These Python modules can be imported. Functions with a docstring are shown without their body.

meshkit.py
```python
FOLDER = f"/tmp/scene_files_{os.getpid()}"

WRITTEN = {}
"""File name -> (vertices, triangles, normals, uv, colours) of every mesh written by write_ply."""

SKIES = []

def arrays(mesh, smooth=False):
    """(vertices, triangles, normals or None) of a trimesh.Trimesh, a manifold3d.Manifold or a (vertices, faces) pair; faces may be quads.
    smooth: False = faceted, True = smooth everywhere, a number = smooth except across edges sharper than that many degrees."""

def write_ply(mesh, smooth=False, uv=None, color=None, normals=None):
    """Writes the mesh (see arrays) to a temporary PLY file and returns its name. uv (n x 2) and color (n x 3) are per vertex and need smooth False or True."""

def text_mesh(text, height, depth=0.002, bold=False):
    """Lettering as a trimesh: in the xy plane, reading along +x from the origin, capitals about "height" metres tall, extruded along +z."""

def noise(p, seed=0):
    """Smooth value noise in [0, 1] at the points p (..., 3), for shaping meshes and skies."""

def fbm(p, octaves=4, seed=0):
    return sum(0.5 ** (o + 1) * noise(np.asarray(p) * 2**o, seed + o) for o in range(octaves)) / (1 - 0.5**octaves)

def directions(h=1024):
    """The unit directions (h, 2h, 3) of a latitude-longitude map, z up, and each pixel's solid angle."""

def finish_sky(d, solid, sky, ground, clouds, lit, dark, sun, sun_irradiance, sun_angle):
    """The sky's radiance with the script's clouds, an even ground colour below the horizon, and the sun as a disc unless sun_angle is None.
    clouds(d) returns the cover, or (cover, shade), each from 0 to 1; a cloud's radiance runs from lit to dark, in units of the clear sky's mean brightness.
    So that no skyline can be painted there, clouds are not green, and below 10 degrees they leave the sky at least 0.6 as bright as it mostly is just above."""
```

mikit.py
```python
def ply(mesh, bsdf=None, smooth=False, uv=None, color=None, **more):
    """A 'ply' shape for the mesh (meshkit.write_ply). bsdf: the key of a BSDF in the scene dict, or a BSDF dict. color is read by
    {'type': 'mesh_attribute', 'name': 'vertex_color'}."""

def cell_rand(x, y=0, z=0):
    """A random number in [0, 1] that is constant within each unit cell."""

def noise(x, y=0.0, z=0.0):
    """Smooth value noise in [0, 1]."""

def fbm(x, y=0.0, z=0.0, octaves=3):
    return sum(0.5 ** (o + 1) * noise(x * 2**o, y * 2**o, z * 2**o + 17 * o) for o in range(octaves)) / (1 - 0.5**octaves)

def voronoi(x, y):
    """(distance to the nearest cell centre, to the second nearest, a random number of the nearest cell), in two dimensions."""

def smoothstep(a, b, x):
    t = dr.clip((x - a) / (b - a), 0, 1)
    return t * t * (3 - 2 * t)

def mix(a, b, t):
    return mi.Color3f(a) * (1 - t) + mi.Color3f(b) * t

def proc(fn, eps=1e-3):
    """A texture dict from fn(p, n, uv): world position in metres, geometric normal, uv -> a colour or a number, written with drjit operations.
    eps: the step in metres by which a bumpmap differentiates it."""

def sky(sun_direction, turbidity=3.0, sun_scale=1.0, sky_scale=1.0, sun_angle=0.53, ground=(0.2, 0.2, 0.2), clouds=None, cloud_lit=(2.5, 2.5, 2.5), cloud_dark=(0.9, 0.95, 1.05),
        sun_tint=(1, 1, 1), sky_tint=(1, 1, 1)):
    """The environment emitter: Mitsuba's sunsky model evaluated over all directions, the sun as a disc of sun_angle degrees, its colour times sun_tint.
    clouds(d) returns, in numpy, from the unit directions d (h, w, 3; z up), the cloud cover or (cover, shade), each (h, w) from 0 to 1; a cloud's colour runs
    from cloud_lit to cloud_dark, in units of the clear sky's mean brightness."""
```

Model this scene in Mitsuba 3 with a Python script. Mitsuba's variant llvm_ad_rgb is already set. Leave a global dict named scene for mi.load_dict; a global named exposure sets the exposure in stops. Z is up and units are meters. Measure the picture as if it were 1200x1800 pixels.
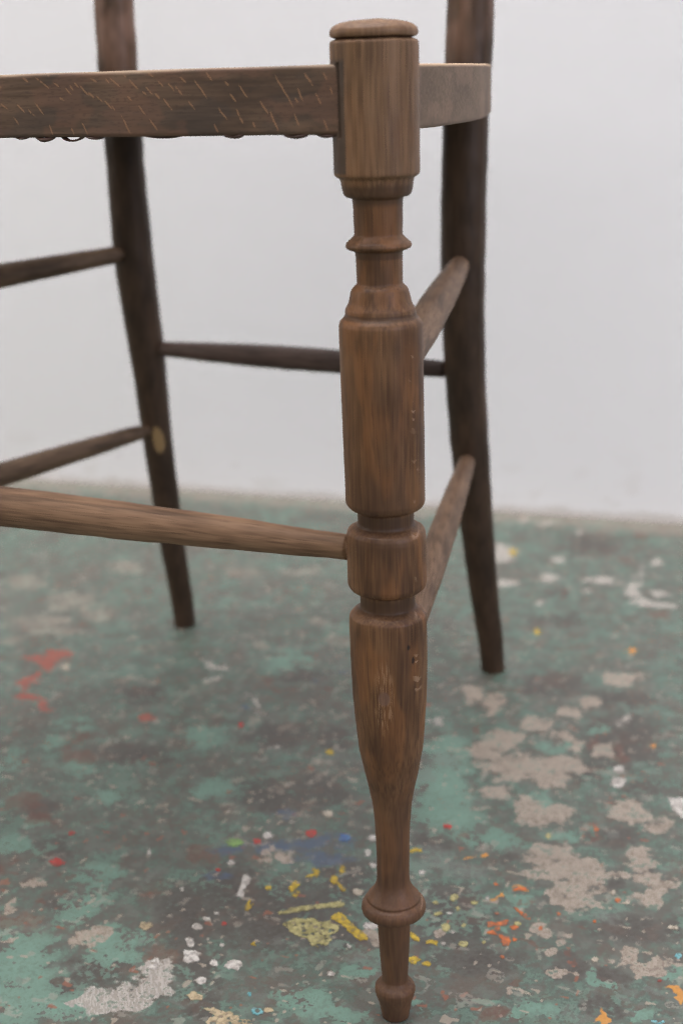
import math
import numpy as np
import trimesh
import drjit as dr
import mitsuba as mi
import mikit
import meshkit
from shapely.geometry import Polygon, Point
from shapely.ops import unary_union
from scipy.interpolate import CubicSpline, PchipInterpolator
from scipy.ndimage import gaussian_filter1d

T = mi.ScalarTransform4f
scene, labels = {'type': 'scene'}, {}

# ------------------------------------------------------------------ camera, lamps, exposure
CAM = np.array([0.2368, -0.5633, 0.4578])
FWD = np.array([-0.3996, 0.8679, -0.2951])
UP = np.array([-0.0981, 0.2796, 0.9551])
scene['camera'] = {
    'type': 'thinlens', 'fov': 27.2336, 'fov_axis': 'x',
    'aperture_radius': 0.0032, 'focus_distance': 0.66,
    'near_clip': 0.05, 'far_clip': 60.0,
    'to_world': T().look_at(origin=CAM.tolist(), target=(CAM + FWD).tolist(), up=UP.tolist())}
exposure = 0.0


def lamp(name, label, at, to, w, h, rgb):
    """An added light, out of view: a white-fronted panel in a shallow black tray, facing a point."""
    m = T().look_at(origin=list(at), target=list(to), up=[0, 0, 1] if abs(np.subtract(to, at)[2]) < 1.5 else [0, 1, 0])
    scene[name + '__diffuser'] = {'type': 'rectangle', 'to_world': m @ T().scale([w / 2, h / 2, 1]),
                                  'bsdf': {'type': 'diffuse', 'reflectance': {'type': 'rgb', 'value': 0.5}},
                                  'emitter': {'type': 'area', 'radiance': {'type': 'rgb', 'value': list(rgb)}}}
    tray = trimesh.creation.box([w + .06, h + .06, .12])
    tray.apply_translation([0, 0, -.064])
    scene[name + '__housing'] = {**mikit.ply(tray, 'lamp_black'), 'to_world': m}
    labels[name] = {'label': label, 'category': 'added_light'}


scene['lamp_black'] = {'type': 'diffuse', 'reflectance': {'type': 'rgb', 'value': 0.03}}
LAMPS = [  # panels added out of view to light the chair and the wall
    ('added_light', 'added unseen wide light panel above the chair', (-0.3, -0.1, 2.9), (-0.25, 0.15, 0), 2.8, 2.0, (5.6, 5.45, 5.5)),
    ('added_light_001', 'added unseen cool light panel to the right of the chair', (2.7, -0.9, 1.4), (-0.2, 0.3, 0.5), 1.8, 1.8, (3.1, 3.22, 3.9)),
    ('added_light_002', 'added unseen warm light panel to the left of the chair', (-3.0, -1.2, 1.5), (-0.2, 0.3, 0.4), 1.8, 1.8, (2.5, 2.34, 2.16)),
    ('added_light_003', 'added unseen fill light panel behind the camera', (0.6, -3.2, 1.6), (-0.1, 0.2, 0.4), 2.4, 1.8, (1.9, 1.84, 1.8)),
]
for a in LAMPS:
    lamp(*a)

# ------------------------------------------------------------------ measured tables (metres)
PROFILE = [(0.47497, 0.01839, -0.00016), (0.47343, 0.01822, -8e-05), (0.4731, 0.0175, 1e-05), (0.4727, 0.0157, 1e-05), (0.4722, 0.0174, 1e-05), (0.47143, 0.01843, -9e-05), (0.4195, 0.01818, -0.00019), (0.4181, 0.01805, -0.00012), (0.41669, 0.01578, -0.00011), (0.41528, 0.01543, 5e-05), (0.41364, 0.01525, 6e-05), (0.4113, 0.0148, 5e-05), (0.4099, 0.0143, 5e-05), (0.409, 0.0133, 5e-05), (0.4085, 0.0109, 5e-05), (0.40419, 0.01052, -0.00011), (0.39297, 0.01033, -0.00012), (0.39153, 0.01168, -3e-05), (0.38984, 0.01376, 6e-05), (0.3884, 0.01438, 7e-05), (0.3876, 0.014, -0.0), (0.3868, 0.0124, -0.0), (0.3864, 0.0103, -0.0), (0.3826, 0.01008, 8e-05), (0.37212, 0.00999, 0.00012), (0.37114, 0.01137, -5e-05), (0.36991, 0.01242, -0.00014), (0.36794, 0.01298, 0.0), (0.36425, 0.01372, -5e-05), (0.36276, 0.01444, -5e-05), (0.36153, 0.01525, -0.00014), (0.35979, 0.01545, -0.00011), (0.35855, 0.01552, -0.0002), (0.35781, 0.0162, -0.00016), (0.35632, 0.0177, 6e-05), (0.35482, 0.01827, 9e-05), (0.35308, 0.01835, 0.00011), (0.32141, 0.01825, 0.00013), (0.28211, 0.01804, 0.00046), (0.2745, 0.01803, 0.00051), (0.2729, 0.0176, 0.00051), (0.2714, 0.0164, 0.00051), (0.2705, 0.0143, 0.00051), (0.2699, 0.0128, 0.00051), (0.26435, 0.01276, 0.00035), (0.26299, 0.01319, 0.00049), (0.26218, 0.01501, 0.00073), (0.26109, 0.01722, 0.00071), (0.25945, 0.01794, 0.00061), (0.25727, 0.0182, 0.00059), (0.2352, 0.01816, 0.00042), (0.2336, 0.0177, 0.00042), (0.2321, 0.0165, 0.00042), (0.2312, 0.0143, 0.00042), (0.2306, 0.0127, 0.00042), (0.22512, 0.01263, 0.0005), (0.22343, 0.01284, 0.0004), (0.22259, 0.0141, 0.00031), (0.22146, 0.01608, 0.00042), (0.21948, 0.01775, 0.00058), (0.21722, 0.01796, 0.0006), (0.19894, 0.01798, 0.00045), (0.19084, 0.01783, 0.00042), (0.17859, 0.01744, 0.00047), (0.16799, 0.01674, 0.00058), (0.15937, 0.01606, 0.00059), (0.15098, 0.0153, 0.00056), (0.1392, 0.01299, 0.00054), (0.13067, 0.01119, 0.00071), (0.12115, 0.00948, 0.00085), (0.11217, 0.00872, 0.0007), (0.10281, 0.00828, 0.00047), (0.09179, 0.00803, 0.00032), (0.08066, 0.00797, 0.00013), (0.0775, 0.0083, 0.00015), (0.0752, 0.0091, 0.00015), (0.073, 0.0103, 0.00015), (0.0711, 0.0117, 0.00015), (0.0696, 0.0131, 0.00015), (0.069, 0.0134, 0.00015), (0.0685, 0.013, 0.00015), (0.068, 0.0133, 0.00015), (0.0672, 0.0146, 0.00015), (0.066, 0.0155, 0.00015), (0.0645, 0.01595, 0.00015), (0.0628, 0.016, 0.00015), (0.0614, 0.0154, 0.00015), (0.0606, 0.0143, 0.00015), (0.06, 0.009, 0.00015), (0.059, 0.0083, 0.00015), (0.05091, 0.00801, 0.00015), (0.03508, 0.00725, 4e-05), (0.02173, 0.00647, -3e-05), (0.02005, 0.00755, -0.00013), (0.01871, 0.0095, -8e-05), (0.01702, 0.0103, -0.0001), (0.01466, 0.01016, -9e-05), (0.01196, 0.00938, -6e-05), (0.00925, 0.00845, -4e-05), (0.00483, 0.0076, -0.00013), (6e-05, 0.00677, -0.00019)]
REAR_RIGHT = [(0.5045, -0.0939, 0.3832, 0.0157), (0.4665, -0.0944, 0.3811, 0.0164), (0.4314, -0.096, 0.3796, 0.0155), (0.3937, -0.097, 0.3791, 0.016), (0.3352, -0.0984, 0.3802, 0.016), (0.2948, -0.0992, 0.3824, 0.0155), (0.2572, -0.0991, 0.3856, 0.0148), (0.2227, -0.0986, 0.3896, 0.0148), (0.1871, -0.0977, 0.3946, 0.0141), (0.1503, -0.0969, 0.4006, 0.0133), (0.1169, -0.0957, 0.407, 0.0123), (0.067, -0.0942, 0.4177, 0.0111), (0.0303, -0.0927, 0.4267, 0.0101), (0.002, -0.0914, 0.4344, 0.009)]
REAR_LEFT = [(0.5166, -0.3723, 0.3813, 0.0148), (0.4723, -0.3719, 0.3795, 0.0154), (0.4166, -0.3712, 0.3791, 0.0145), (0.3763, -0.3709, 0.3799, 0.0151), (0.3327, -0.3715, 0.3815, 0.0158), (0.2922, -0.3703, 0.3849, 0.0153), (0.2506, -0.3691, 0.3894, 0.0141), (0.2171, -0.3697, 0.3931, 0.0134), (0.1877, -0.3706, 0.3968, 0.0124), (0.1212, -0.3721, 0.4073, 0.0117), (0.0835, -0.3735, 0.4143, 0.0109), (0.0329, -0.3748, 0.4253, 0.0099), (0.0024, -0.376, 0.4326, 0.0095)]
FLECKS = [(-0.1678, 0.4612, -0.1645, 0.4593), (-0.1611, 0.4614, -0.1532, 0.456), (-0.151, 0.4587, -0.1481, 0.4568), (-0.1451, 0.4564, -0.142, 0.4533), (-0.1427, 0.4576, -0.1407, 0.4551), (-0.1404, 0.4585, -0.1379, 0.4563), (-0.1374, 0.4575, -0.1323, 0.4526), (-0.1332, 0.4544, -0.13, 0.4516), (-0.1289, 0.4528, -0.1258, 0.45), (-0.125, 0.4509, -0.1209, 0.4469), (-0.1211, 0.4487, -0.1194, 0.4465), (-0.1312, 0.4604, -0.128, 0.4583), (-0.1234, 0.4599, -0.1214, 0.458), (-0.1215, 0.4604, -0.116, 0.456), (-0.1158, 0.4627, -0.1124, 0.4603), (-0.1113, 0.4596, -0.1066, 0.455), (-0.1017, 0.4623, -0.0985, 0.46), (-0.097, 0.4584, -0.094, 0.4557), (-0.1033, 0.4561, -0.0996, 0.4528), (-0.1049, 0.4541, -0.103, 0.4526), (-0.0988, 0.4534, -0.0962, 0.4507), (-0.0947, 0.4512, -0.0911, 0.4465), (-0.1127, 0.4525, -0.1104, 0.4503), (-0.1075, 0.4485, -0.1039, 0.4438), (-0.1025, 0.4428, -0.0984, 0.4372), (-0.117, 0.4448, -0.1119, 0.4356), (-0.1812, 0.4507, -0.177, 0.4476), (-0.1748, 0.4446, -0.1719, 0.4405), (-0.1722, 0.4499, -0.1677, 0.4461), (-0.1661, 0.4479, -0.1619, 0.4438), (-0.1627, 0.4505, -0.1573, 0.4451), (-0.1552, 0.441, -0.1534, 0.436), (-0.1378, 0.442, -0.1345, 0.4358), (-0.1438, 0.4393, -0.1421, 0.436), (-0.1486, 0.4526, -0.1461, 0.4507), (-0.0917, 0.4574, -0.0904, 0.4559), (-0.1803, 0.4581, -0.1797, 0.4569), (-0.1541, 0.4621, -0.1527, 0.4612), (-0.0904, 0.4565, -0.0888, 0.4538), (-0.0883, 0.4564, -0.085, 0.4521), (-0.0859, 0.4601, -0.0826, 0.4572), (-0.0824, 0.4501, -0.0788, 0.4459), (-0.079, 0.4588, -0.0724, 0.4505), (-0.0729, 0.4616, -0.0697, 0.4577), (-0.0639, 0.4576, -0.0618, 0.4555), (-0.0617, 0.4527, -0.0589, 0.4487), (-0.0578, 0.4563, -0.0532, 0.4502), (-0.0679, 0.4473, -0.0636, 0.4413), (-0.0701, 0.4403, -0.0682, 0.4364), (-0.0594, 0.4463, -0.0553, 0.4395), (-0.0515, 0.4409, -0.0499, 0.438), (-0.0477, 0.4495, -0.0436, 0.4434), (-0.0432, 0.4457, -0.0394, 0.4362), (-0.0405, 0.4602, -0.0317, 0.4458), (-0.0317, 0.4441, -0.0294, 0.4372), (-0.0302, 0.4543, -0.0272, 0.4486), (-0.031, 0.4503, -0.0297, 0.4481), (-0.0267, 0.4601, -0.0224, 0.4544), (-0.0218, 0.4521, -0.0188, 0.4465), (-0.0183, 0.4599, -0.0159, 0.4565), (-0.0153, 0.454, -0.0138, 0.4511), (-0.0186, 0.4417, -0.0165, 0.4365), (-0.0911, 0.4468, -0.0908, 0.4459)]
CANE_LOOPS = [(-0.176, -0.1693, 0.0009, -0.0135, 0.0006), (-0.1643, -0.1555, 0.002, -0.0135, 0.001), (-0.1509, -0.1398, 0.002, -0.0125, 0.00045), (-0.1362, -0.1283, 0.0012, -0.0135, 0.0007), (-0.1064, -0.0877, 0.001, -0.0125, 0.00045), (-0.066, -0.0575, 0.0013, -0.0135, 0.0008), (-0.0377, -0.0274, 0.0016, -0.0135, 0.0009), (-0.0227, -0.014, 0.0013, -0.0135, 0.0008)]
MARKS = {
    'concrete': [[0.0149,0.2228,44.2,12.9,22.4,-56.8],[0.0621,0.2453,83.5,19.6,33.4,-84.8],[0.084,0.2366,79.6,17.0,29.8,-75.2],[0.08,0.1949,135.6,31.0,32.4,-81.5],[0.0901,0.1766,114.5,-7.1,-48.1,-81.1],[0.1005,0.1676,93.6,2.3,-22.7,-83.1],[0.097,0.1533,110.7,24.3,50.7,-126.2],[0.0265,0.1771,48.4,14.3,32.1,-80.6],[0.0468,0.1678,44.9,8.0,3.9,-78.9],[0.0335,0.1591,49.5,14.5,39.2,-98.2],[0.056,0.1497,69.1,18.6,24.5,-61.3],[0.055,0.1349,67.5,8.5,-10.5,-115.8],[0.0735,0.175,132.2,19.4,7.4,-157.6],[0.069,0.1517,148.4,37.5,82.5,-205.8],[0.1002,0.0966,131.4,3.6,-30.7,-141.2],[0.1088,0.0891,57.7,11.0,41.7,-136.4],[0.0579,0.0809,209.3,60.8,72.2,-178.3],[0.0688,0.0648,172.2,48.6,76.0,-187.0],[0.0498,0.1007,203.7,59.8,54.6,-135.4],[0.0615,0.0937,226.4,63.6,80.3,-198.7],[-0.0463,0.3158,68.0,22.1,18.9,-48.8],[-0.051,0.2956,68.7,23.2,23.9,-61.6],[-0.0254,0.2809,42.6,13.5,16.2,-41.4],[-0.0001,0.2738,72.8,21.3,19.5,-49.9],[-0.0288,0.3492,100.8,30.1,24.8,-64.2],[-0.01,0.3411,123.5,35.0,25.5,-66.0],[0.0019,0.3271,210.0,57.8,30.2,-77.9],[-0.0909,0.3826,88.9,8.8,-45.6,-66.6],[-0.0709,0.365,96.6,32.3,23.3,-60.8],[-0.07,0.3779,114.3,19.3,-44.4,-115.4],[-0.0258,0.2392,73.2,24.2,43.9,-111.6],[0.0003,0.2322,113.0,34.5,25.5,-64.7],[0.0057,0.2965,41.1,8.0,-0.6,-126.3],[0.0259,0.3255,160.8,40.6,36.1,-92.8],[0.0081,0.451,64.3,15.4,24.3,-63.8],[0.0613,0.2471,65.1,6.8,-10.3,-65.9],[-0.0049,0.3945,149.1,39.4,20.7,-53.9],[-0.014,0.3787,119.8,33.2,31.7,-82.4],[-0.2505,0.0314,90.3,66.2,63.8,-159.5],[-0.2451,0.0075,119.1,89.4,59.2,-147.4],[-0.2228,-0.0222,187.9,252.6,314.0,-86.3],[-0.1887,-0.0035,90.9,78.8,121.6,-128.8],[-0.1798,0.0041,162.4,63.6,-31.4,-261.2],[-0.1314,0.1094,153.9,79.2,60.2,-151.1],[-0.1183,0.1165,154.9,76.6,60.0,-150.7],[-0.1346,0.1196,134.9,69.1,102.7,-258.4],[-0.0392,0.0595,226.5,96.7,71.6,-177.4],[-0.004,0.0741,161.0,60.1,63.5,-157.4],[0.053,0.0402,152.8,39.0,106.5,-426.1]],
    'worn': [[-0.4984,0.3813,70.1,50.9,17.7,-47.6],[-0.496,0.3493,63.4,47.2,31.1,-83.1],[-0.4566,0.3844,64.0,43.8,36.3,-97.1],[-0.3088,0.202,90.3,96.6,157.2,-24.9],[-0.3608,0.3071,93.8,80.6,128.7,-52.3],[-0.2745,0.2471,140.9,83.3,52.0,-134.6],[-0.2677,0.225,159.5,95.4,54.4,-140.4],[-0.2247,0.1404,157.0,95.3,66.5,-168.6],[-0.2486,0.1666,252.1,155.4,77.3,-197.2],[-0.288,0.4132,143.1,73.7,24.3,-64.6],[-0.2325,0.4444,81.1,36.7,24.0,-63.9],[-0.2637,0.4758,87.8,41.0,40.2,-107.9],[-0.1543,0.2198,148.5,70.9,42.5,-108.7],[-0.1449,0.2166,73.4,87.1,303.2,-5.2],[-0.1503,0.2401,146.9,68.0,82.0,-210.4],[-0.1319,0.2172,368.3,149.2,10.5,-53.2],[-0.1122,0.1901,242.3,181.8,66.8,-29.7],[-0.1277,0.2348,150.1,66.3,56.3,-144.0],[-0.1628,0.1939,148.2,120.1,216.6,-87.8],[-0.1665,0.1859,196.7,147.3,341.3,-195.0],[-0.1384,0.1776,121.4,79.5,120.5,-98.1],[-0.1391,0.168,187.2,91.5,76.4,-193.6],[-0.1823,0.1582,201.8,110.0,53.6,-136.1],[-0.1947,0.1926,146.3,78.7,57.8,-147.6],[-0.2246,0.2111,120.9,67.7,54.4,-139.6],[-0.2202,0.201,142.5,79.9,83.5,-213.9],[-0.2007,0.2767,131.4,78.5,131.1,-138.1],[-0.2294,0.2802,146.7,77.0,65.0,-168.7],[-0.1694,0.3101,207.0,93.2,70.9,-184.2],[-0.2557,0.2755,283.2,157.1,64.3,-167.0],[-0.5072,0.445,32.9,22.8,11.0,-29.7],[-0.4628,0.4285,43.9,29.1,15.4,-41.5],[-0.5072,0.5437,47.3,30.1,15.2,-41.8],[-0.578,0.4714,40.1,29.6,13.5,-36.8],[-0.4922,0.3861,25.6,18.3,12.1,-32.4],[-0.3928,0.5711,49.9,26.6,19.5,-53.6],[-0.337,0.5914,43.7,21.1,19.6,-53.8],[-0.6088,0.6312,43.1,29.0,26.5,-74.7]],
    'pale': [[-0.1079,0.655,70.9,20.5,33.0,-90.5],[-0.0633,0.6662,44.2,10.4,18.7,-94.9],[-0.0288,0.6496,180.8,25.2,-16.4,-43.7],[-0.0334,0.6973,471.2,65.0,-12.9,-32.2],[-0.0011,0.6226,41.3,6.9,-6.3,-140.1],[-0.0052,0.6488,107.3,23.1,31.2,-84.9],[-0.1747,0.7102,75.0,24.4,10.4,-28.9],[-0.119,0.7083,153.0,43.8,33.4,-92.4],[-0.1181,0.7972,221.8,59.7,29.5,-82.9],[-0.0288,0.7355,143.6,31.3,28.2,-78.0],[-0.066,0.636,208.4,54.7,38.3,-104.4],[-0.1009,0.5926,209.1,62.4,36.4,-98.7],[-0.1434,0.627,79.9,25.8,41.2,-112.5],[-0.1874,0.8256,175.5,54.3,27.4,-77.6],[-0.1644,0.8242,177.8,52.4,37.0,-104.7],[-0.2556,0.3178,193.3,102.7,50.5,-132.0],[-0.2321,0.2997,49.9,6.0,-270.4,-359.6],[-0.3059,0.3599,81.9,38.4,-6.1,-221.8],[-0.2929,0.3319,98.4,69.8,209.1,-138.7],[-0.1362,0.1589,189.0,92.7,139.3,-352.6],[-0.1923,0.248,211.9,106.7,130.2,-335.3],[-0.1341,-0.0383,29.8,25.7,46.0,-45.5],[-0.1292,-0.0197,41.9,62.9,75.7,-10.1],[-0.1448,-0.0453,53.1,43.5,95.6,-119.6],[-0.1296,-0.0287,47.2,63.3,113.4,-27.5],[-0.1306,-0.0076,61.6,123.3,195.9,9.2],[-0.1569,-0.0519,105.6,72.1,132.8,-325.7],[-0.1638,-0.0547,262.7,183.0,199.1,-488.4],[0.0267,0.3804,154.3,36.8,54.3,-140.9],[-0.1013,0.3291,193.5,72.6,48.6,-126.2]],
    'red': [[-0.4429,0.3303,66.3,46.9,20.8,-55.1],[-0.4571,0.3174,99.1,72.3,40.4,-106.9],[-0.4424,0.3156,85.8,61.6,17.0,-45.1],[-0.4339,0.2724,103.0,76.2,22.1,-58.1],[-0.4343,0.2862,180.4,131.7,33.8,-88.8],[-0.4158,0.2523,79.0,58.2,36.2,-94.7],[-0.3913,0.2422,117.7,84.6,30.0,-78.2],[-0.306,0.2562,85.5,52.9,62.4,-162.2]],
    'rust': [[-0.3354,0.2074,137.6,94.2,44.5,-114.8],[-0.3344,0.1892,116.0,80.9,46.0,-118.5],[-0.3167,0.1822,78.7,53.8,35.5,-91.1],[-0.3817,0.1938,111.5,83.3,52.8,-136.4],[-0.3079,0.1112,62.1,45.4,27.4,-69.4],[-0.2869,0.1006,84.9,60.7,34.1,-86.4],[-0.3204,0.1063,123.2,92.7,41.0,-104.1],[-0.2314,-0.0037,68.6,50.9,32.9,-81.6],[-0.2272,0.0352,163.7,114.2,120.8,-301.6],[-0.2341,0.0471,207.5,144.3,175.4,-438.9],[-0.2322,0.0212,164.6,118.2,84.6,-210.8],[-0.2729,0.0408,117.2,88.4,42.9,-107.5],[-0.1779,0.0473,127.6,79.1,61.6,-153.7],[-0.1362,-0.0024,75.4,45.6,30.9,-76.3],[-0.1698,0.0984,92.9,53.0,33.3,-83.7],[0.0381,0.3231,144.6,34.8,27.5,-70.5],[0.0148,0.3321,158.5,41.4,30.3,-78.0],[-0.0073,0.2984,159.8,46.7,55.5,-142.4],[-0.071,0.3252,198.6,68.9,40.1,-103.8],[-0.0277,0.1818,234.4,83.1,58.1,-146.7],[0.052,0.0476,248.1,77.2,71.9,-176.7],[0.0482,0.024,116.8,38.2,54.3,-133.0],[0.0319,0.1215,226.4,69.6,98.3,-244.7],[-0.2517,0.3491,126.8,64.9,62.3,-163.8],[-0.2368,0.3338,194.1,98.0,64.7,-169.4],[-0.2013,0.3503,131.4,60.9,64.5,-169.0],[-0.0572,0.8099,189.9,43.0,30.0,-84.1],[-0.0287,0.832,143.0,29.2,36.9,-103.8],[-0.0567,0.7335,237.7,56.6,41.7,-115.5],[0.0056,0.5983,83.6,18.0,35.4,-95.4],[0.0686,0.0797,578.1,160.2,73.2,-180.7],[0.0491,0.2023,278.2,72.6,72.4,-182.3],[0.0644,0.1095,205.0,55.8,108.6,-269.3],[0.0471,0.085,103.1,31.2,201.9,-499.4]],
    'blue': [[-0.1206,0.1319,22.3,11.6,43.5,-83.7],[-0.1535,0.1091,62.3,33.8,51.6,-129.8],[-0.147,0.0837,87.2,48.1,52.3,-130.9],[-0.0997,0.123,38.9,18.2,35.1,-88.2],[-0.1465,0.1625,129.2,64.7,46.5,-117.7],[-0.2204,0.361,241.4,115.0,62.5,-164.1],[-0.2023,0.3833,128.7,57.9,55.4,-145.9],[-0.2464,0.2957,197.2,105.3,45.8,-119.3]],
    'orange': [[0.1305,0.0672,229.5,46.0,62.1,-152.4],[0.0979,0.0378,182.8,46.3,105.0,-256.9],[0.1033,0.0363,345.4,85.0,212.0,-518.6],[-0.0102,0.1618,299.8,102.6,129.4,-325.2],[0.0234,0.1347,295.7,92.6,177.3,-442.7],[0.017,0.1231,278.4,90.6,321.7,-801.9],[-0.0174,0.1551,314.4,111.1,217.4,-545.9],[0.0005,0.5092,184.4,43.3,54.7,-145.2],[0.0566,0.3428,464.5,101.5,89.4,-230.2]],
    'grey': [[-0.0121,0.1163,159.5,123.9,265.0,-111.7],[-0.0264,0.1155,368.6,140.7,113.0,-282.0],[-0.0003,0.1238,132.7,99.8,301.0,-129.0],[-0.0337,0.1471,62.4,23.5,21.8,-54.7],[-0.0146,0.1427,63.7,22.6,33.6,-84.2],[-0.0872,0.0401,150.2,119.3,150.4,-104.3],[-0.1198,0.0487,337.3,182.5,135.5,-336.7],[-0.0536,0.0443,180.9,82.3,65.8,-162.8],[-0.0367,0.039,185.0,80.5,67.9,-167.5],[-0.1753,-0.0284,127.1,107.4,143.6,-176.0],[-0.1554,0.0012,675.9,425.1,30.1,-74.3],[-0.1974,-0.0527,202.4,151.1,191.1,-469.9],[-0.1879,0.0655,249.5,154.3,29.3,-73.4],[0.0803,0.1265,114.0,19.0,28.6,-217.0],[0.0584,0.2152,158.6,39.2,53.3,-134.4],[0.1173,0.0675,154.2,20.4,42.0,-271.5],[0.1021,0.0562,147.9,-12.5,-198.3,-423.4],[-0.0783,0.2466,104.5,40.1,29.0,-74.0],[-0.0764,0.2715,68.5,25.5,27.6,-70.9],[-0.0273,0.2483,108.9,35.8,54.7,-139.6]],
    'green': [[-0.2028,-0.0405,34.7,25.7,6.7,-16.5],[-0.208,0.0288,26.8,36.1,48.8,-7.4],[-0.1713,0.0026,42.0,27.3,20.6,-51.1],[-0.2865,0.0666,52.5,39.2,26.7,-67.3],[-0.2126,0.0579,35.0,23.0,29.1,-72.9],[-0.1698,-0.0623,25.5,18.2,26.9,-65.9],[-0.1614,-0.0126,54.3,35.3,36.0,-88.9],[-0.0477,-0.0067,40.6,14.2,11.4,-96.6],[-0.029,-0.0098,53.2,24.2,51.5,-126.1],[-0.0315,0.025,87.0,38.0,47.1,-115.9],[-0.083,-0.0371,188.5,104.8,78.0,-191.0],[-0.0527,0.1977,36.3,10.1,1.9,-54.4],[-0.0142,0.183,39.2,10.2,8.1,-74.8],[0.0613,0.0283,95.9,29.4,42.4,-103.8],[0.0345,0.0293,106.2,36.5,82.0,-201.3],[0.0068,0.0125,133.4,52.1,74.7,-183.3],[0.0301,0.0904,253.7,81.7,90.4,-224.0],[0.0297,0.1192,116.6,-6.9,-119.3,-187.9],[0.0609,0.0269,78.3,24.1,47.4,-116.0],[0.088,0.0647,117.9,-8.0,-78.1,-166.1],[0.1245,0.0861,149.0,30.3,61.2,-150.6],[0.1142,0.0487,153.3,34.9,66.5,-162.9],[0.0281,0.1225,99.0,10.6,-40.5,-179.9],[0.0289,0.1998,68.4,19.5,53.6,-135.1],[-0.3605,0.1597,63.0,47.4,17.9,-45.9],[-0.3514,0.2264,39.6,27.2,25.5,-66.0],[-0.2869,0.0915,109.7,79.4,43.5,-109.9],[-0.3509,0.1942,68.5,48.8,33.8,-87.1],[-0.2651,0.1377,76.0,50.0,32.3,-82.1],[-0.3065,0.1673,60.1,41.0,29.4,-75.4],[-0.2056,0.1771,58.6,32.8,25.3,-64.5],[-0.251,0.2429,47.8,27.2,16.7,-43.2],[-0.2517,0.3901,37.1,18.3,12.9,-34.2],[-0.0594,0.2341,42.9,15.8,8.0,-20.5],[-0.0756,0.2825,51.0,18.7,12.0,-30.9],[-0.0401,0.198,51.7,18.7,22.0,-55.7],[0.0039,0.2398,135.1,40.4,28.0,-71.1],[-0.0072,0.3199,52.4,15.0,26.6,-68.6],[0.0159,0.3587,103.7,26.3,33.6,-87.0]],
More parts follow.
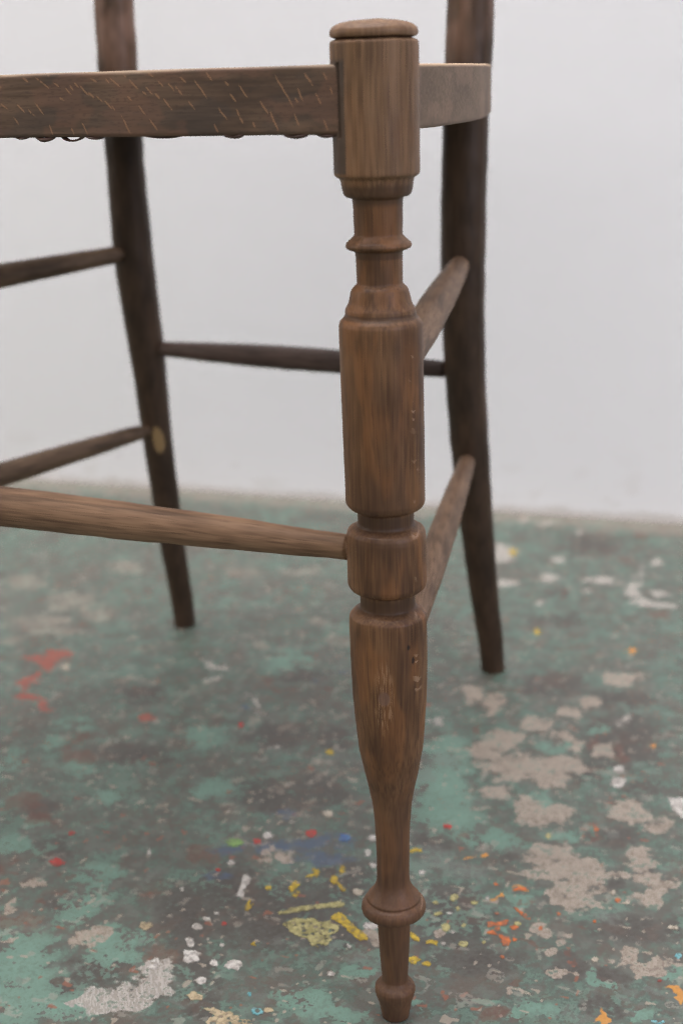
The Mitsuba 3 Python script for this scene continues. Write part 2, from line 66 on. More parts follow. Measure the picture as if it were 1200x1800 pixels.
    'dark': [[-0.0966,0.0588,21.4,10.8,9.4,-23.3],[-0.1332,0.0679,41.0,22.3,9.2,-23.0],[-0.0762,0.1048,43.8,19.7,11.2,-28.0],[-0.0566,0.0508,35.9,16.3,23.5,-58.2],[-0.1429,0.0381,36.3,21.0,8.5,-21.1],[-0.1624,-0.0259,35.1,28.8,36.3,-44.6],[-0.1718,-0.0459,118.2,82.7,38.6,-94.9],[-0.2576,0.0707,58.3,41.1,23.3,-58.6],[-0.2236,0.0225,82.9,58.4,31.2,-77.7],[-0.1161,0.0021,64.9,37.1,10.9,-27.0],[-0.0955,-0.0319,59.2,33.8,27.0,-66.2],[-0.0058,0.0929,32.0,11.7,9.2,-22.9],[0.0214,0.0573,34.0,11.8,22.6,-55.9],[-0.0433,0.1619,67.8,25.8,22.8,-57.5],[0.0081,0.1637,182.6,58.5,43.7,-109.7],[0.0943,0.1186,33.1,7.7,21.1,-52.2],[0.0609,0.2125,50.7,12.4,26.9,-67.7],[0.076,0.161,131.6,31.9,34.8,-87.0],[0.0826,0.1872,166.2,37.8,19.3,-48.4],[0.071,0.0711,91.9,25.5,25.0,-61.6],[0.0934,0.0735,93.9,23.2,50.9,-125.3],[0.0931,0.045,79.6,20.5,54.7,-134.0],[0.0346,0.3471,29.0,6.9,7.0,-18.0],[0.0221,0.2926,65.8,17.4,19.2,-49.1],[0.0606,0.2812,52.8,12.0,24.3,-61.9],[0.0146,0.4102,33.2,8.1,15.3,-39.9],[-0.0393,0.4197,28.6,8.3,14.5,-37.9],[-0.1647,0.1822,34.9,17.8,13.0,-33.0],[-0.1361,0.2,45.9,21.5,13.8,-35.2],[-0.1597,0.2757,71.1,32.4,19.0,-49.1],[-0.2018,0.2646,33.3,16.8,16.7,-43.2],[-0.23,0.3728,38.1,18.3,17.4,-45.8],[-0.2825,0.1982,28.9,18.2,17.7,-45.5],[-0.2966,0.1085,53.8,38.8,23.8,-60.4],[-0.3333,0.2905,32.9,20.5,19.2,-50.2],[-0.0935,0.6163,69.1,19.8,19.4,-52.8],[-0.1009,0.7593,28.6,7.5,7.9,-21.9],[-0.0717,0.5566,32.7,9.3,17.3,-46.4]],
}
SPLASHES = [
    ('white', 0, [[0.0805,0.2762],[0.0857,0.2751],[0.0921,0.2783],[0.0996,0.2473],[0.0919,0.2546],[0.0861,0.2614]]),
    ('white', 0, [[0.0448,0.3031],[0.0448,0.3008],[0.0446,0.2985],[0.0434,0.2969],[0.0417,0.2981],[0.0403,0.297],[0.0391,0.2986],[0.0387,0.3008],[0.0381,0.3028],[0.0391,0.3042],[0.0399,0.3053],[0.041,0.3063],[0.0426,0.3073],[0.044,0.3054]]),
    ('white', 0, [[0.0508,0.2855],[0.0499,0.2822],[0.0504,0.2784],[0.0488,0.2762],[0.0467,0.2744],[0.0445,0.2771],[0.0421,0.2782],[0.0417,0.2819],[0.0411,0.285],[0.0411,0.2887],[0.0434,0.2895],[0.0452,0.2897],[0.0473,0.2903],[0.0492,0.2883]]),
    ('white', 0, [[-0.1325,0.0895],[-0.128,0.0858],[-0.127,0.0791],[-0.1268,0.073],[-0.1236,0.0682],[-0.1217,0.0635],[-0.1261,0.0664],[-0.1274,0.0638],[-0.1288,0.0714],[-0.1318,0.079],[-0.1335,0.0846]]),
    ('yellow', 1, [[-0.0986,0.1003],[-0.0976,0.1034],[-0.0995,0.1118],[-0.0957,0.1124],[-0.0929,0.1053],[-0.0925,0.1],[-0.0958,0.0996]]),
    ('yellow', 1, [[-0.1029,0.0852],[-0.1029,0.0905],[-0.1012,0.0951],[-0.0983,0.0906],[-0.0987,0.086],[-0.0947,0.0833],[-0.0939,0.0771],[-0.098,0.0785]]),
    ('yellow', 0, [[-0.0846,0.101],[-0.0845,0.1077],[-0.0815,0.1066],[-0.0769,0.1009],[-0.0703,0.0957],[-0.0711,0.0924],[-0.0775,0.0989],[-0.0812,0.0983]]),
    ('yellow', 1, [[-0.0825,0.1094],[-0.0838,0.1162],[-0.0835,0.12],[-0.0788,0.1146],[-0.0805,0.1099]]),
    ('pale_yellow', 1, [[-0.0986,0.058],[-0.0933,0.066],[-0.0816,0.074],[-0.0693,0.0829],[-0.0656,0.0826],[-0.0647,0.0791],[-0.0762,0.0728],[-0.0867,0.0644],[-0.0954,0.0583]]),
    ('pale_yellow', 2, [[-0.0883,0.05],[-0.0853,0.0576],[-0.081,0.0605],[-0.0749,0.0618],[-0.0701,0.0597],[-0.0664,0.062],[-0.0593,0.0608],[-0.057,0.0562],[-0.0601,0.0502],[-0.0568,0.0461],[-0.0576,0.0419],[-0.0604,0.037],[-0.0645,0.0369],[-0.0706,0.0429],[-0.079,0.0426],[-0.0839,0.0469]]),
    ('yellow', 0, [[-0.0681,0.0657],[-0.0646,0.0737],[-0.0601,0.071],[-0.0538,0.0654],[-0.0402,0.0575],[-0.0385,0.0541],[-0.0436,0.0527],[-0.051,0.057],[-0.0562,0.0613],[-0.0633,0.0644]]),
    ('yellow', 0, [[-0.1123,0.0814],[-0.1119,0.0806],[-0.1122,0.0798],[-0.1126,0.0788],[-0.1136,0.0785],[-0.1147,0.0787],[-0.1156,0.0791],[-0.1158,0.0801],[-0.1159,0.0808],[-0.1165,0.0819],[-0.1152,0.082],[-0.1147,0.0829],[-0.1137,0.0826],[-0.1127,0.0823]]),
    ('yellow', 1, [[-0.1179,0.0586],[-0.1184,0.0648],[-0.1147,0.0653],[-0.1137,0.0586],[-0.1135,0.0533],[-0.1163,0.0551]]),
    ('yellow', 1, [[-0.0974,0.0217],[-0.0978,0.0257],[-0.0955,0.0305],[-0.0939,0.0288],[-0.0949,0.023],[-0.0961,0.0207]]),
    ('white', 0, [[-0.0928,0.0081],[-0.0925,0.0063],[-0.0925,0.0043],[-0.0932,0.0022],[-0.0959,0.0029],[-0.0979,0.0019],[-0.0998,0.0032],[-0.1003,0.0051],[-0.1016,0.0067],[-0.1006,0.0083],[-0.0999,0.01],[-0.0979,0.0101],[-0.096,0.0106],[-0.0937,0.0102]]),
    ('white', 0, [[-0.1063,0.0037],[-0.1052,0.0029],[-0.1056,0.002],[-0.1059,0.001],[-0.107,0.001],[-0.1079,0.0012],[-0.1091,0.0013],[-0.1097,0.0024],[-0.1099,0.0034],[-0.1098,0.0043],[-0.1093,0.005],[-0.1087,0.006],[-0.1075,0.0055],[-0.1066,0.0047]]),
    ('white', 0, [[-0.1036,-0.0118],[-0.1029,-0.0132],[-0.1032,-0.0145],[-0.1041,-0.0153],[-0.105,-0.0162],[-0.1065,-0.016],[-0.1073,-0.0145],[-0.1082,-0.0137],[-0.1088,-0.0126],[-0.1083,-0.0117],[-0.1079,-0.0108],[-0.1072,-0.0097],[-0.1058,-0.0101],[-0.1045,-0.0107]]),
    ('white', 0, [[-0.0443,0.0436],[-0.0444,0.0431],[-0.0451,0.0433],[-0.0457,0.0433],[-0.0465,0.0435],[-0.0471,0.0444],[-0.0476,0.0451],[-0.0481,0.0459],[-0.0481,0.0467],[-0.0471,0.0464],[-0.0464,0.0462],[-0.0456,0.0455],[-0.0444,0.045],[-0.0447,0.0443]]),
    ('white', 0, [[-0.0428,0.019],[-0.043,0.0181],[-0.0427,0.0171],[-0.0439,0.0169],[-0.0445,0.0161],[-0.0454,0.0164],[-0.0463,0.0166],[-0.0465,0.0175],[-0.0468,0.0183],[-0.0466,0.019],[-0.0463,0.02],[-0.0453,0.0201],[-0.0442,0.0203],[-0.0438,0.0193]]),
    ('white', 0, [[-0.1299,0.0392],[-0.1301,0.0382],[-0.1305,0.0377],[-0.1309,0.0372],[-0.1312,0.0364],[-0.1321,0.0366],[-0.1329,0.037],[-0.1334,0.0378],[-0.1336,0.0385],[-0.1335,0.0392],[-0.1334,0.0402],[-0.1325,0.0403],[-0.1316,0.0403],[-0.1308,0.0398]]),
    ('white', 0, [[-0.1281,0.0466],[-0.1279,0.046],[-0.1279,0.0453],[-0.1286,0.0449],[-0.1294,0.045],[-0.1302,0.0444],[-0.1305,0.0451],[-0.131,0.0455],[-0.1314,0.046],[-0.1315,0.0467],[-0.1306,0.0469],[-0.1299,0.047],[-0.1293,0.0474],[-0.1287,0.0471]]),
    ('white', 0, [[-0.146,0.0979],[-0.1459,0.0967],[-0.1456,0.0955],[-0.1467,0.0954],[-0.1472,0.0946],[-0.1482,0.0947],[-0.1492,0.0953],[-0.15,0.0963],[-0.15,0.0974],[-0.1498,0.0982],[-0.1499,0.0994],[-0.1488,0.0993],[-0.1479,0.0991],[-0.1472,0.0984]]),
    ('white', 0, [[-0.1385,0.1353],[-0.1389,0.1335],[-0.1395,0.1324],[-0.1398,0.131],[-0.1405,0.1295],[-0.1423,0.1303],[-0.1435,0.1317],[-0.1449,0.1328],[-0.1452,0.1345],[-0.1453,0.1362],[-0.1445,0.1375],[-0.1434,0.1388],[-0.1416,0.1373],[-0.1403,0.1364]]),
    ('white', 0, [[-0.0373,0.0689],[-0.0375,0.0673],[-0.0385,0.0658],[-0.04,0.0647],[-0.0417,0.0642],[-0.0433,0.0642],[-0.0445,0.0648],[-0.0457,0.0655],[-0.046,0.0668],[-0.046,0.0685],[-0.0442,0.0697],[-0.0423,0.0708],[-0.0408,0.0694],[-0.0388,0.0698]]),
    ('white', 0, [[-0.0627,0.1245],[-0.0638,0.1243],[-0.0637,0.1231],[-0.065,0.1231],[-0.0665,0.1243],[-0.0674,0.1254],[-0.0685,0.1263],[-0.069,0.1274],[-0.0688,0.1282],[-0.0685,0.129],[-0.0668,0.1279],[-0.0655,0.1283],[-0.0641,0.127],[-0.0637,0.1258]]),
    ('white', 0, [[-0.0735,0.1391],[-0.0722,0.1375],[-0.073,0.1366],[-0.0727,0.1346],[-0.0739,0.1352],[-0.0749,0.1349],[-0.0757,0.1368],[-0.0766,0.1378],[-0.0769,0.1392],[-0.0769,0.1404],[-0.0772,0.1424],[-0.0758,0.1414],[-0.0749,0.1424],[-0.074,0.1404]]),
    ('white', 0, [[-0.0771,0.1561],[-0.0763,0.1549],[-0.0765,0.1536],[-0.0772,0.1525],[-0.0784,0.1524],[-0.0796,0.1524],[-0.0803,0.1537],[-0.0821,0.1541],[-0.0812,0.1557],[-0.0815,0.1571],[-0.0807,0.1579],[-0.0798,0.1589],[-0.0785,0.1583],[-0.0778,0.157]]),
    ('cream', 0, [[-0.1147,0.1746],[-0.1146,0.1729],[-0.1152,0.1716],[-0.1158,0.1704],[-0.1169,0.1698],[-0.1184,0.1698],[-0.1197,0.1709],[-0.1207,0.1723],[-0.1217,0.174],[-0.1209,0.1755],[-0.1199,0.1764],[-0.1188,0.1772],[-0.1172,0.1772],[-0.1159,0.176]]),
    ('cream', 0, [[-0.0602,0.0971],[-0.0602,0.0958],[-0.0597,0.0941],[-0.0609,0.093],[-0.0624,0.093],[-0.0638,0.0928],[-0.0648,0.0939],[-0.0653,0.095],[-0.0665,0.0963],[-0.0661,0.0978],[-0.0652,0.099],[-0.0636,0.0992],[-0.0623,0.0988],[-0.0606,0.0988]]),
    ('white', 0, [[-0.1105,0.0198],[-0.1102,0.0192],[-0.1106,0.0188],[-0.1105,0.0181],[-0.1111,0.0181],[-0.1116,0.0185],[-0.1121,0.0185],[-0.1124,0.019],[-0.1128,0.0195],[-0.1125,0.02],[-0.1122,0.0202],[-0.1119,0.0204],[-0.1114,0.0205],[-0.111,0.0201]]),
    ('white', 0, [[-0.1306,0.0305],[-0.1298,0.0296],[-0.1301,0.029],[-0.1303,0.0283],[-0.1307,0.0278],[-0.1315,0.0287],[-0.1321,0.0289],[-0.1325,0.0297],[-0.1331,0.0305],[-0.1334,0.0314],[-0.1326,0.0314],[-0.1323,0.0318],[-0.1317,0.0321],[-0.131,0.0313]]),
    ('tan', 0, [[-0.0599,-0.0204],[-0.0591,-0.0211],[-0.0598,-0.022],[-0.0609,-0.0224],[-0.0617,-0.0231],[-0.0629,-0.0234],[-0.0635,-0.0226],[-0.0638,-0.022],[-0.0643,-0.0214],[-0.0642,-0.0205],[-0.0631,-0.0201],[-0.0622,-0.0198],[-0.0611,-0.0192],[-0.0605,-0.0199]]),
    ('light_blue', 1, [[-0.063,-0.025],[-0.0631,-0.0261],[-0.0636,-0.0272],[-0.0649,-0.028],[-0.0671,-0.0276],[-0.0692,-0.0269],[-0.0704,-0.0254],[-0.0703,-0.0242],[-0.0709,-0.0229],[-0.0708,-0.0213],[-0.0689,-0.021],[-0.0666,-0.0218],[-0.0649,-0.0227],[-0.0633,-0.0237]]),
    ('light_blue', 0, [[-0.0761,-0.0135],[-0.0758,-0.014],[-0.0759,-0.0145],[-0.076,-0.015],[-0.0765,-0.015],[-0.077,-0.0154],[-0.0775,-0.0148],[-0.0782,-0.0143],[-0.0785,-0.0136],[-0.0784,-0.0128],[-0.0779,-0.0126],[-0.0773,-0.0126],[-0.0768,-0.0122],[-0.0764,-0.0129]]),
    ('blue', 0, [[-0.0921,0.1512],[-0.0921,0.1493],[-0.0922,0.1477],[-0.0927,0.1459],[-0.0945,0.1462],[-0.096,0.1459],[-0.098,0.1463],[-0.0989,0.1485],[-0.0986,0.1504],[-0.0995,0.1527],[-0.0984,0.1543],[-0.0963,0.1536],[-0.0947,0.1547],[-0.0934,0.1527]]),
    ('green', 0, [[-0.1512,0.1197],[-0.1521,0.1181],[-0.153,0.1168],[-0.1545,0.1157],[-0.1564,0.1139],[-0.1594,0.1143],[-0.1606,0.1162],[-0.1636,0.117],[-0.1631,0.119],[-0.1632,0.1212],[-0.1603,0.1222],[-0.1576,0.1231],[-0.1547,0.1225],[-0.1522,0.1215]]),
    ('red', 0, [[-0.1145,0.1483],[-0.1131,0.1462],[-0.1147,0.1451],[-0.1143,0.1426],[-0.116,0.1427],[-0.1177,0.1423],[-0.1191,0.1444],[-0.1206,0.1459],[-0.1214,0.148],[-0.1203,0.1494],[-0.1197,0.1506],[-0.1187,0.1518],[-0.1171,0.1513],[-0.1155,0.1501]]),
    ('red', 0, [[-0.1426,0.1262],[-0.1416,0.1249],[-0.1418,0.1236],[-0.143,0.1234],[-0.1436,0.1226],[-0.1447,0.1229],[-0.1458,0.1235],[-0.1465,0.1246],[-0.1478,0.126],[-0.1474,0.1273],[-0.1463,0.1277],[-0.1457,0.1292],[-0.1442,0.1285],[-0.1434,0.1271]]),
    ('red', 0, [[-0.119,0.0387],[-0.1188,0.0379],[-0.1188,0.0372],[-0.1192,0.0366],[-0.1198,0.0365],[-0.1205,0.0366],[-0.1212,0.0369],[-0.1216,0.0377],[-0.1222,0.0384],[-0.1218,0.039],[-0.1216,0.0396],[-0.121,0.04],[-0.1203,0.0396],[-0.1196,0.0392]]),
    ('tan', 1, [[-0.0865,-0.045],[-0.0873,-0.0389],[-0.0855,-0.0358],[-0.0926,-0.0331],[-0.0905,-0.03],[-0.0853,-0.0314],[-0.0799,-0.0299],[-0.0725,-0.0313],[-0.0731,-0.0344],[-0.0647,-0.0312],[-0.0633,-0.0355]]),
    ('tan', 0, [[-0.0987,-0.0247],[-0.0978,-0.0257],[-0.0985,-0.0265],[-0.0989,-0.0271],[-0.0995,-0.0279],[-0.1006,-0.0278],[-0.1017,-0.0273],[-0.102,-0.0261],[-0.1024,-0.0252],[-0.1021,-0.0245],[-0.1015,-0.0241],[-0.1011,-0.0234],[-0.1001,-0.0232],[-0.0993,-0.0239]]),
    ('red', 0, [[-0.2453,0.06],[-0.2433,0.0583],[-0.2444,0.0565],[-0.2452,0.0549],[-0.2469,0.0535],[-0.2495,0.0542],[-0.2515,0.0554],[-0.2538,0.0566],[-0.2531,0.0586],[-0.2526,0.06],[-0.2535,0.0627],[-0.2504,0.0617],[-0.2487,0.0616],[-0.2471,0.0609]]),
    ('red', 0, [[-0.258,0.0916],[-0.2579,0.0906],[-0.2584,0.0898],[-0.2585,0.0889],[-0.2593,0.0882],[-0.2606,0.0882],[-0.2619,0.0887],[-0.2625,0.0899],[-0.2623,0.0908],[-0.2631,0.092],[-0.2618,0.0921],[-0.2612,0.0927],[-0.2601,0.0929],[-0.2593,0.0921]]),
    ('red', 0, [[-0.1501,0.0875],[-0.1494,0.0869],[-0.1496,0.0861],[-0.1503,0.0857],[-0.1509,0.085],[-0.1517,0.0857],[-0.1524,0.0858],[-0.1532,0.0862],[-0.1535,0.087],[-0.153,0.0877],[-0.1526,0.0883],[-0.1518,0.0883],[-0.1511,0.0885],[-0.1503,0.0883]]),
    ('white', 0, [[-0.1269,0.0156],[-0.1262,0.014],[-0.1258,0.0122],[-0.127,0.0117],[-0.1279,0.0111],[-0.1292,0.0117],[-0.1304,0.0127],[-0.1313,0.0139],[-0.1324,0.0153],[-0.1329,0.0171],[-0.1326,0.0188],[-0.1309,0.0185],[-0.1295,0.0188],[-0.1282,0.0167]]),
    ('white', 0, [[-0.1186,0.0053],[-0.1172,0.003],[-0.1182,0.0011],[-0.1193,-0.0006],[-0.1207,-0.0027],[-0.1236,-0.0025],[-0.1254,0.0002],[-0.1265,0.0021],[-0.1269,0.0039],[-0.1286,0.0066],[-0.127,0.0083],[-0.1246,0.0086],[-0.1222,0.0093],[-0.1196,0.008]]),
    ('white', 0, [[-0.1311,0.0307],[-0.1303,0.0294],[-0.1306,0.0281],[-0.1314,0.027],[-0.1329,0.0273],[-0.1341,0.0273],[-0.1358,0.0271],[-0.1365,0.0285],[-0.1364,0.0298],[-0.1359,0.0307],[-0.1354,0.0315],[-0.1348,0.0331],[-0.1332,0.0325],[-0.132,0.0318]]),
    ('white', 0, [[-0.1314,0.0391],[-0.1307,0.0384],[-0.131,0.0377],[-0.1315,0.0373],[-0.132,0.0368],[-0.1328,0.0369],[-0.1337,0.0371],[-0.134,0.038],[-0.1347,0.0388],[-0.1342,0.0394],[-0.134,0.0402],[-0.133,0.0399],[-0.1324,0.0402],[-0.1315,0.0401]]),
    ('white', 0, [[-0.1062,0.0036],[-0.1053,0.0028],[-0.1052,0.0016],[-0.1061,0.001],[-0.107,0.0006],[-0.108,0.0012],[-0.109,0.0014],[-0.1097,0.0022],[-0.1101,0.0032],[-0.1101,0.0043],[-0.1093,0.0048],[-0.1083,0.0047],[-0.1074,0.0057],[-0.1064,0.0048]]),
    ('white', 0, [[-0.1039,-0.012],[-0.1037,-0.0132],[-0.1029,-0.0147],[-0.1048,-0.0148],[-0.1056,-0.0151],[-0.1068,-0.0159],[-0.1077,-0.0147],[-0.1096,-0.0144],[-0.1092,-0.0129],[-0.1089,-0.0118],[-0.1083,-0.0107],[-0.1071,-0.0104],[-0.1058,-0.0101],[-0.1042,-0.0105]]),
    ('white', 0, [[-0.16,0.0606],[-0.1595,0.0599],[-0.1592,0.059],[-0.1595,0.0584],[-0.1602,0.0584],[-0.1609,0.0585],[-0.1615,0.0592],[-0.1619,0.0598],[-0.1626,0.0606],[-0.1627,0.0614],[-0.1622,0.0618],[-0.1616,0.0617],[-0.161,0.0621],[-0.1605,0.061]]),
    ('white', 0, [[-0.0992,0.0043],[-0.099,0.0037],[-0.0989,0.0031],[-0.0991,0.0026],[-0.0994,0.0021],[-0.1,0.0022],[-0.1006,0.0028],[-0.1013,0.0034],[-0.1011,0.0042],[-0.101,0.0046],[-0.1012,0.0054],[-0.1006,0.0053],[-0.1001,0.005],[-0.0995,0.005]]),
    ('white', 0, [[-0.2008,0.0896],[-0.1997,0.088],[-0.1996,0.0869],[-0.1994,0.0858],[-0.2,0.0858],[-0.2012,0.0872],[-0.2019,0.0875],[-0.2029,0.0888],[-0.2035,0.0902],[-0.2043,0.0918],[-0.204,0.0923],[-0.2031,0.0916],[-0.2028,0.0922],[-0.2017,0.091]]),
    ('white', 0, [[-0.121,0.0215],[-0.1206,0.0211],[-0.1208,0.0208],[-0.121,0.0206],[-0.1213,0.0205],[-0.1217,0.0206],[-0.122,0.0206],[-0.1225,0.0209],[-0.1225,0.0214],[-0.1223,0.0217],[-0.1225,0.0223],[-0.1219,0.0222],[-0.1215,0.0223],[-0.1211,0.0221]]),
    ('white', 0, [[-0.1109,0.0202],[-0.1109,0.0197],[-0.1106,0.0191],[-0.1112,0.0191],[-0.1114,0.0186],[-0.1118,0.019],[-0.1124,0.0189],[-0.1125,0.0195],[-0.113,0.02],[-0.1127,0.0204],[-0.1126,0.0209],[-0.1121,0.0208],[-0.1117,0.0211],[-0.1113,0.0205]]),
    ('white', 0, [[-0.1559,-0.0394],[-0.156,-0.0397],[-0.1559,-0.0401],[-0.1562,-0.0403],[-0.1565,-0.0405],[-0.1569,-0.0404],[-0.1574,-0.0404],[-0.1575,-0.04],[-0.158,-0.0398],[-0.1575,-0.0395],[-0.1574,-0.0392],[-0.157,-0.0391],[-0.1566,-0.039],[-0.1561,-0.039]]),
    ('white', 1, [[-0.1386,-0.019],[-0.1398,-0.0131],[-0.1412,-0.0059],[-0.1369,-0.0042],[-0.1342,-0.0099],[-0.1352,-0.0158],[-0.1365,-0.0194]]),
    ('tan', 0, [[-0.1067,-0.0267],[-0.1057,-0.0224],[-0.0989,-0.024],[-0.098,-0.0272],[-0.1031,-0.0286]]),
    ('tan', 0, [[-0.1579,0.0221],[-0.1567,0.0209],[-0.1577,0.0192],[-0.1576,0.0173],[-0.1593,0.0163],[-0.161,0.0163],[-0.1623,0.0168],[-0.164,0.017],[-0.1638,0.0188],[-0.1642,0.0203],[-0.1638,0.0221],[-0.1618,0.022],[-0.1606,0.023],[-0.1592,0.0227]]),
    ('orange', 0, [[0.0168,0.0947],[0.0184,0.0963],[0.0224,0.0964],[0.0263,0.1021],[0.0279,0.1005],[0.027,0.0959],[0.0224,0.094],[0.0195,0.091],[0.0178,0.0919]]),
    ('orange', 0, [[0.0187,0.0848],[0.0222,0.0883],[0.0272,0.0861],[0.0329,0.0862],[0.0345,0.0831],[0.0347,0.0791],[0.0322,0.0772],[0.0296,0.0799],[0.0294,0.0826],[0.0261,0.085],[0.022,0.0844]]),
    ('orange', 0, [[0.0254,0.0914],[0.0259,0.0906],[0.0254,0.09],[0.025,0.0895],[0.0244,0.0892],[0.0239,0.0894],[0.0235,0.09],[0.0229,0.0904],[0.023,0.0911],[0.0229,0.0919],[0.0233,0.0925],[0.024,0.0924],[0.0247,0.0928],[0.0251,0.0921]]),
    ('orange', 0, [[0.0376,0.0855],[0.0376,0.0847],[0.0372,0.0841],[0.0369,0.0834],[0.0363,0.0837],[0.0358,0.0834],[0.0354,0.084],[0.035,0.0845],[0.0348,0.0851],[0.0349,0.0859],[0.0355,0.0861],[0.036,0.0863],[0.0365,0.0864],[0.0371,0.0861]]),
    ('orange', 0, [[0.0346,0.0968],[0.0345,0.0959],[0.0339,0.0951],[0.0335,0.0941],[0.0324,0.0936],[0.0316,0.0944],[0.031,0.0947],[0.0306,0.0951],[0.0302,0.0958],[0.0305,0.0967],[0.0316,0.097],[0.0323,0.0978],[0.0331,0.0975],[0.0341,0.0974]]),
    ('orange', 0, [[0.0359,0.0676],[0.036,0.0669],[0.0357,0.0664],[0.0355,0.0658],[0.0351,0.0657],[0.0346,0.0658],[0.0341,0.0661],[0.0337,0.0667],[0.0335,0.0675],[0.0338,0.0682],[0.034,0.0689],[0.0346,0.0684],[0.035,0.0685],[0.0354,0.0681]]),
    ('orange', 0, [[0.0472,0.1012],[0.0475,0.1005],[0.0472,0.1001],[0.0472,0.0993],[0.0467,0.0995],[0.0464,0.0996],[0.046,0.1001],[0.0456,0.1005],[0.0453,0.1014],[0.0457,0.1018],[0.0457,0.1028],[0.0463,0.1023],[0.0467,0.1026],[0.047,0.1017]]),
    ('orange', 0, [[0.0106,0.1346],[0.0105,0.1338],[0.0105,0.133],[0.01,0.1325],[0.0094,0.1328],[0.0089,0.1325],[0.0085,0.1331],[0.0081,0.1336],[0.0078,0.1343],[0.0079,0.1351],[0.0083,0.1357],[0.009,0.1356],[0.0095,0.1352],[0.01,0.1351]]),
    ('orange', 0, [[0.0204,0.1061],[0.0203,0.1056],[0.02,0.1053],[0.02,0.1046],[0.0194,0.1048],[0.0189,0.1045],[0.0186,0.1049],[0.0182,0.1052],[0.0182,0.1058],[0.0187,0.1061],[0.0188,0.1065],[0.0193,0.1065],[0.0197,0.1066],[0.0201,0.1064]]),
    ('orange', 1, [[0.0255,0.1151],[0.0281,0.1148],[0.0336,0.1114],[0.0389,0.1076],[0.0388,0.1045],[0.0327,0.1095],[0.0286,0.1123]]),
    ('red', 0, [[-0.038,0.1875],[-0.0382,0.1863],[-0.0378,0.1849],[-0.0385,0.1839],[-0.0397,0.1841],[-0.0407,0.1843],[-0.0421,0.1841],[-0.0426,0.1857],[-0.0432,0.1871],[-0.0424,0.1883],[-0.0415,0.1888],[-0.0406,0.189],[-0.0395,0.1898],[-0.0386,0.1887]]),
    ('yellow', 0, [[-0.0196,0.0697],[-0.0167,0.069],[-0.012,0.0659],[-0.0121,0.0636],[-0.0152,0.0633],[-0.0177,0.0648]]),
    ('yellow', 0, [[-0.0087,0.0653],[-0.0067,0.0677],[-0.0027,0.0671],[-0.0009,0.0631],[-0.0032,0.0642],[-0.006,0.0639],[-0.0073,0.0625]]),
    ('yellow', 0, [[-0.0525,0.1507],[-0.0494,0.1543],[-0.0453,0.1548],[-0.0444,0.1521],[-0.0481,0.1511],[-0.0496,0.1485],[-0.0515,0.1483]]),
    ('yellow', 0, [[-0.0051,0.048],[-0.006,0.0464],[-0.0059,0.0451],[-0.0067,0.0437],[-0.0082,0.0433],[-0.0095,0.044],[-0.0113,0.0438],[-0.0114,0.0455],[-0.0113,0.0467],[-0.011,0.0478],[-0.0103,0.049],[-0.0091,0.0498],[-0.0077,0.0494],[-0.0067,0.0486]]),
    ('yellow', 0, [[0.0014,0.047],[0.0016,0.0463],[0.0017,0.0452],[0.0007,0.0443],[-0.0006,0.0448],[-0.0015,0.0444],[-0.0027,0.0443],[-0.003,0.0453],[-0.0028,0.0462],[-0.0025,0.047],[-0.0019,0.0478],[-0.0009,0.0485],[0.0001,0.048],[0.0008,0.0475]]),
    ('pale_yellow', 0, [[-0.0076,0.1143],[-0.0067,0.1128],[-0.0065,0.1109],[-0.0068,0.1095],[-0.0076,0.1089],[-0.008,0.1077],[-0.009,0.1081],[-0.01,0.1086],[-0.0107,0.1101],[-0.0116,0.1117],[-0.011,0.1131],[-0.0104,0.1141],[-0.0097,0.1149],[-0.0088,0.1146]]),
    ('pale_yellow', 0, [[-0.0156,0.1035],[-0.0151,0.1026],[-0.0155,0.1018],[-0.0161,0.1013],[-0.0168,0.1015],[-0.0174,0.1014],[-0.018,0.1018],[-0.0189,0.1022],[-0.0185,0.1032],[-0.0185,0.1039],[-0.0182,0.1049],[-0.0173,0.1044],[-0.0167,0.1044],[-0.016,0.1043]]),
    ('pale_yellow', 0, [[-0.0016,0.1019],[-0.0015,0.1009],[-0.0017,0.1003],[-0.0016,0.0992],[-0.0022,0.0995],[-0.0027,0.099],[-0.0034,0.0998],[-0.0036,0.1011],[-0.0043,0.1023],[-0.004,0.1031],[-0.0037,0.1035],[-0.0034,0.104],[-0.0027,0.1035],[-0.0021,0.103]]),
    ('pale_yellow', 0, [[-0.0098,0.0939],[-0.0098,0.0932],[-0.0105,0.0924],[-0.011,0.0918],[-0.0116,0.0906],[-0.0126,0.0904],[-0.0133,0.0907],[-0.0141,0.0908],[-0.0136,0.0918],[-0.0135,0.0926],[-0.0129,0.0935],[-0.0119,0.0939],[-0.011,0.0945],[-0.0102,0.0944]]),
    ('pale_yellow', 0, [[0.0059,0.1117],[0.0055,0.111],[0.0052,0.1105],[0.0052,0.1095],[0.0043,0.1099],[0.0035,0.1094],[0.0027,0.1096],[0.0021,0.1102],[0.0021,0.1111],[0.0024,0.1119],[0.0033,0.1124],[0.0041,0.1124],[0.0048,0.1126],[0.0056,0.1124]]),
    ('pale_yellow', 0, [[0.0072,0.0876],[0.007,0.0869],[0.0069,0.0862],[0.0065,0.0858],[0.006,0.0852],[0.0053,0.0852],[0.0046,0.0857],[0.0045,0.0866],[0.0044,0.0872],[0.0048,0.0877],[0.0048,0.0887],[0.0055,0.0889],[0.0062,0.0887],[0.0065,0.088]]),
    ('pale_yellow', 0, [[-0.0007,0.0825],[-0.0004,0.0808],[-0.0008,0.0795],[-0.0013,0.0783],[-0.0024,0.078],[-0.0036,0.078],[-0.0044,0.0795],[-0.0054,0.0806],[-0.0059,0.0822],[-0.0052,0.0834],[-0.0048,0.0847],[-0.0039,0.0855],[-0.0027,0.0844],[-0.0016,0.0839]]),
